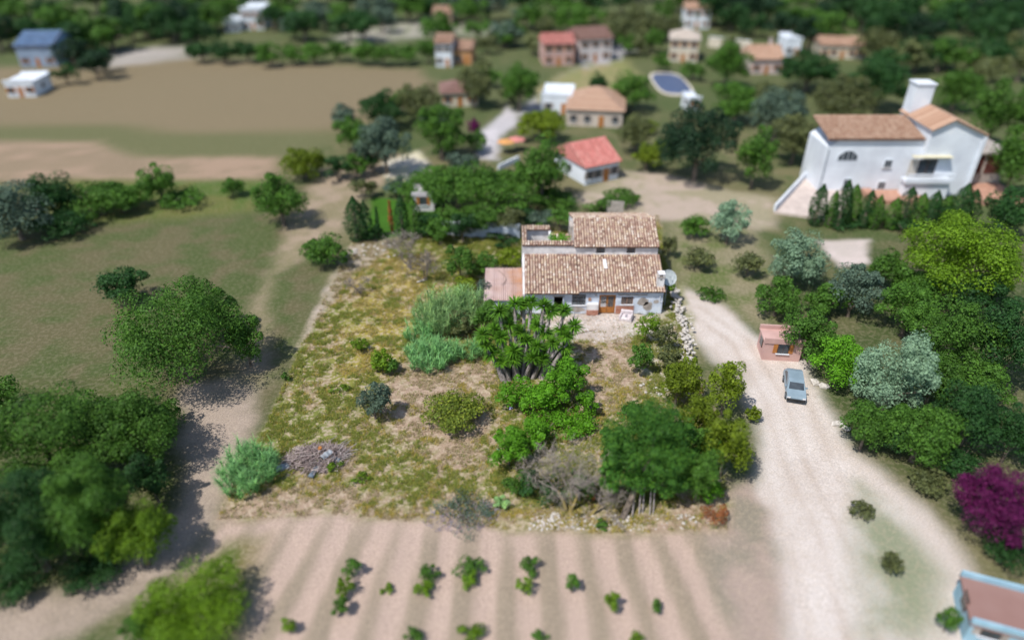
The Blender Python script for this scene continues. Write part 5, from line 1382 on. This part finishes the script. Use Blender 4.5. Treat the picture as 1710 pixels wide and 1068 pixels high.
for k in range(22): stone(965 + rng.uniform(0, 90), 866 + rng.uniform(-5, 10), rng.uniform(.12, .36), 'white stone in the row in front of the leaning trunks', 'white stones in front of the leaning trunks')
for k in range(18): stone(1118 + rng.uniform(0, 50), 868 + rng.uniform(-8, 8), rng.uniform(.12, .38), 'white stone at the foot of the dark shrub in the front right corner', 'white stones in the front right corner')
for k in range(20): stone(1070 + rng.uniform(0, 45), 655 + rng.uniform(-22, 5), rng.uniform(.15, .45), 'pale stone between the upright bush and the yellow shrub', 'pale stones by the upright bush')
for k in range(30): stone(600 + rng.uniform(-15, 60), 415 + rng.uniform(-8, 18), rng.uniform(.15, .6), 'pale stone on the bank at the back left corner', 'pale stones on the back left bank')
# dry stone wall along the right side
pts = [G(*p) for p in ((1118, 478), (1128, 500), (1136, 530), (1146, 570), (1150, 610))]
sw = thing('dry_stone_wall', 'tumbled pale dry stone wall along the right side of the plot', 'wall', (pts[0][0], pts[0][1], 0))
for k in range(230):
    u = rng.random() * (len(pts) - 1); i = int(u); f = u - i
    x = pts[i][0]*(1-f) + pts[i+1][0]*f + rng.normal(0, .28); y = pts[i][1]*(1-f) + pts[i+1][1]*f + rng.normal(0, .12)
    o = link('stone', RK[int(rng.integers(6))], sw); s = rng.uniform(.28, .6)
    o.location = (x - pts[0][0], y - pts[0][1], rng.uniform(.05, .75)); o.scale = (s, s*.8, s*.75); o.rotation_euler = (rng.uniform(0, 1), 0, rng.uniform(0, 6))
# loose pebbles in the yard
V = []; F = []
for k in range(2600):
    if k < 1300: px, py = rng.uniform(950, 1062), rng.uniform(524, 572)
    elif k < 2000: px, py = rng.uniform(1085, 1158), rng.uniform(520, 660)
    else: px, py = rng.uniform(880, 1190), rng.uniform(858, 884)
    x, y = G(px, py); s = rng.uniform(.03, .13); z = gh(x, y) if k % 7 == 0 else -.02; b0 = len(V); a = rng.uniform(0, 6)
    for q in range(4): V.append((x + math.cos(a+q*1.57)*s, y + math.sin(a+q*1.57)*s, z - .02 + rng.normal(0, .01)))
    V.append((x + rng.normal(0, .02), y, z + s * .8))
    for q in range(4): F.append((b0+q, b0+(q+1) % 4, b0+4))
o = link('rubble', np_mesh('rubble', np.array(V), np.array(F), mat_island('pale rubble', [(.36, .31, .28), (.55, .50, .46), (.72, .68, .66)])))
tag(o, 'scattered pale rubble and pebbles in the yard and along the plot edges', 'rubble', kind='stuff')

# ------------------------------------------------------------------ parked car and roadside boulders
x, y = G(1324, 652)
car = thing('parked_car', 'blue grey hatchback parked at the side of the gravel road', 'car', (x, y, gh(x, y) + .02), -.25)
prof = [(-2.0,.35),(-2.02,.75),(-1.85,.95),(-1.55,1.38),(-1.1,1.5),(.2,1.5),(.55,1.42),(1.15,.98),(1.85,.85),(2.02,.65),(2.0,.35)]
mb = MB(); n = len(prof)
for s, k in ((-.82, 0), (.82, 1)):
    for (yy_, zz) in prof:
        inn = .16 if zz > 1.0 else 0
        mb.v.append((s - math.copysign(inn, s), -yy_, zz))
mb.f = [tuple(range(n)), tuple(range(2*n-1, n-1, -1))] + [(i, n+i, n+(i+1) % n, (i+1) % n) for i in range(n)]
mb.build('body', CARP, car)
MB().add([(-.66,1.89,1.0),(.66,1.89,1.0),(.6,1.60,1.36),(-.6,1.60,1.36)], [(0,1,2,3)]).build('rear_window', GLASS, car)
MB().add([(-.66,-1.14,1.03),(.66,-1.14,1.03),(.6,-.62,1.415),(-.6,-.62,1.415)], [(3,2,1,0)]).build('windscreen', GLASS, car)
for s in (-1, 1):
    MB().add([(s*.80,1.5,1.03),(s*.80,-1.0,1.03),(s*.672,-.35,1.42),(s*.672,1.2,1.42)], [(0,1,2,3)]).build('side_window', GLASS, car)
    for yy_ in (-1.3, 1.25):
        w = MB().bar((s*.66, yy_, .32), (s*.86, yy_, .32), .32, n=16).build('wheel', RUBBER, car)
        MB().bar((s*.861, yy_, .32), (s*.875, yy_, .32), .19, n=12).build('rim', METAL, w)
    MB().box(s*.66-.14, s*.66+.14, -2.05, -2.021, .62, .76).build('headlight', PLASTIC, car)
    MB().box(s*.68-.12, s*.68+.12, 2.022, 2.05, .72, .9).build('tail_light', TILESR, car)
    MB().box(min(s*.83, s*1.0), max(s*.83, s*1.0), -.85, -.72, .98, 1.1).build('mirror', CARP, car)
MB().box(-.8, .8, 2.003, 2.06, .36, .55).box(-.8, .8, -2.08, -2.003, .36, .55).build('bumper', RUBBER, car)
for px, py, s, lab in ((1360,640,1.1,'white boulder right of the parked car'), (1376,646,1.0,'rounded white boulder right of the first boulder by the car'), (1398,708,1.0,'white boulder along the road below the parked car'), (1414,716,1.0,'rounded white boulder nearest the green tree below the car')):
    stone(px, py, s, lab, None)
x, y = G(1290, 612)
sh = simple_house('brick_shed', 'small pinkish shed behind the parked car', x + 1.2, y + 2.2, 3.6, 2.4, 2.0, -.1, PINKW, CREAM, roof='flat', wins=1, door=False, cat='shed')
# shed at the bottom right corner
x, y = G(1668, 1060)
sh = simple_house('shed', 'dark roofed shed with pale blue edge in the bottom right corner', x + .3, y + .6, 4.6, 3.6, 1.6, -.35, mat_noise('pale blue boards', (.25, .42, .52), (.34, .52, .62), 1), TILESB, roof='flat', wins=2, door=True, cat='shed')
for o in sh.children:
    if o.name.startswith('roof'): o.data.materials[0] = TILESB
# red canopies near the lane
for px, py, c, lab in ((862, 252, TILESR, 'red parasol on the terrace by the lane'), (845, 256, mat_noise('orange cloth', (.55, .25, .08), (.62, .32, .12), 1), 'orange parasol left of the red one')):
    x, y = G(px, py); t = thing('parasol', lab, 'parasol', (x, y, 0))
    MB().bar((0,0,0), (0,0,2.5), .04).build('pole', METAL, t); mb = MB(); mb.v = [(0,0,2.6)] + [(math.cos(a)*1.6, math.sin(a)*1.6, 2.05) for a in np.linspace(0, 2*math.pi, 8, endpoint=False)]
    mb.f = [(0, 1+k, 1+(k+1) % 8) for k in range(8)]; mb.build('canopy', c, t)

# ------------------------------------------------------------------ grass and weeds over the plot
rng = np.random.default_rng(12)
Pw = poly(PLOT); lo = Pw.min(0); hi = Pw.max(0)
N = 230000
gx = rng.uniform(lo[0], hi[0], N); gy = rng.uniform(lo[1], hi[1], N)
mm = mask(Pw, gx, gy, .4) > .5
mm &= ~((gx > -3.2) & (gx < 16.8) & (gy > 62.3) & (gy < 77.5))
ymask = mask(poly(ZONES[13][1]), gx, gy, .5)
mm &= rng.random(N) > ymask * .9
col, mot, zi = ground_data(gx, gy)
greenness = col[:, 1] / (col[:, 0] + 1e-6)
dens = np.clip(.5 + 1.3 * (greenness - .75), .12, 1) * sstep(.35, .6, fbm(gx * 1.3, gy * 1.3, 90)) * 1.25
keep = mm & (rng.random(N) < dens)
gx, gy, greenness, col = gx[keep], gy[keep], greenness[keep], col[keep]
def tufts(name, label, sel, hmin, hmax, mat, per=6, wid=.035):
    x, y = gx[sel], gy[sel]; n = len(x)
    bx = np.repeat(x, per) + rng.normal(0, .07, n * per); by = np.repeat(y, per) + rng.normal(0, .07, n * per)
    bz = np.repeat(height(x, y), per)
    V, F = blade_mesh(name, rng, np.stack([bx, by, bz], -1), rng.uniform(hmin, hmax, n * per), .8, wid, None, 1)
    tag(link(name, np_mesh(name, V, F, mat)), label, 'grass', kind='stuff')
isg = (greenness > .92) & (rng.random(len(gx)) < .8) | (rng.random(len(gx)) < .12)
isy = (~isg) & (col[:, 2] < .14) & (rng.random(len(gx)) < .7)
tufts('green_grass', 'green grass tufts spread over the plot', isg, .10, .30, mat_island('green grass', [(.11, .15, .02), (.20, .25, .04), (.36, .36, .09)], transl=.2), wid=.045)
tufts('straw_grass', 'dry straw coloured grass over the plot', ~isg & ~isy, .08, .24, mat_island('dry grass', [(.24, .17, .09), (.42, .33, .19), (.55, .46, .30)], transl=.1), wid=.04)
tufts('yellow_grass', 'yellow grass in the upper left of the plot', isy, .08, .26, mat_island('yellow grass', [(.24, .19, .04), (.42, .33, .07), (.52, .42, .10)], transl=.15), wid=.045)

S.render.engine = 'CYCLES'
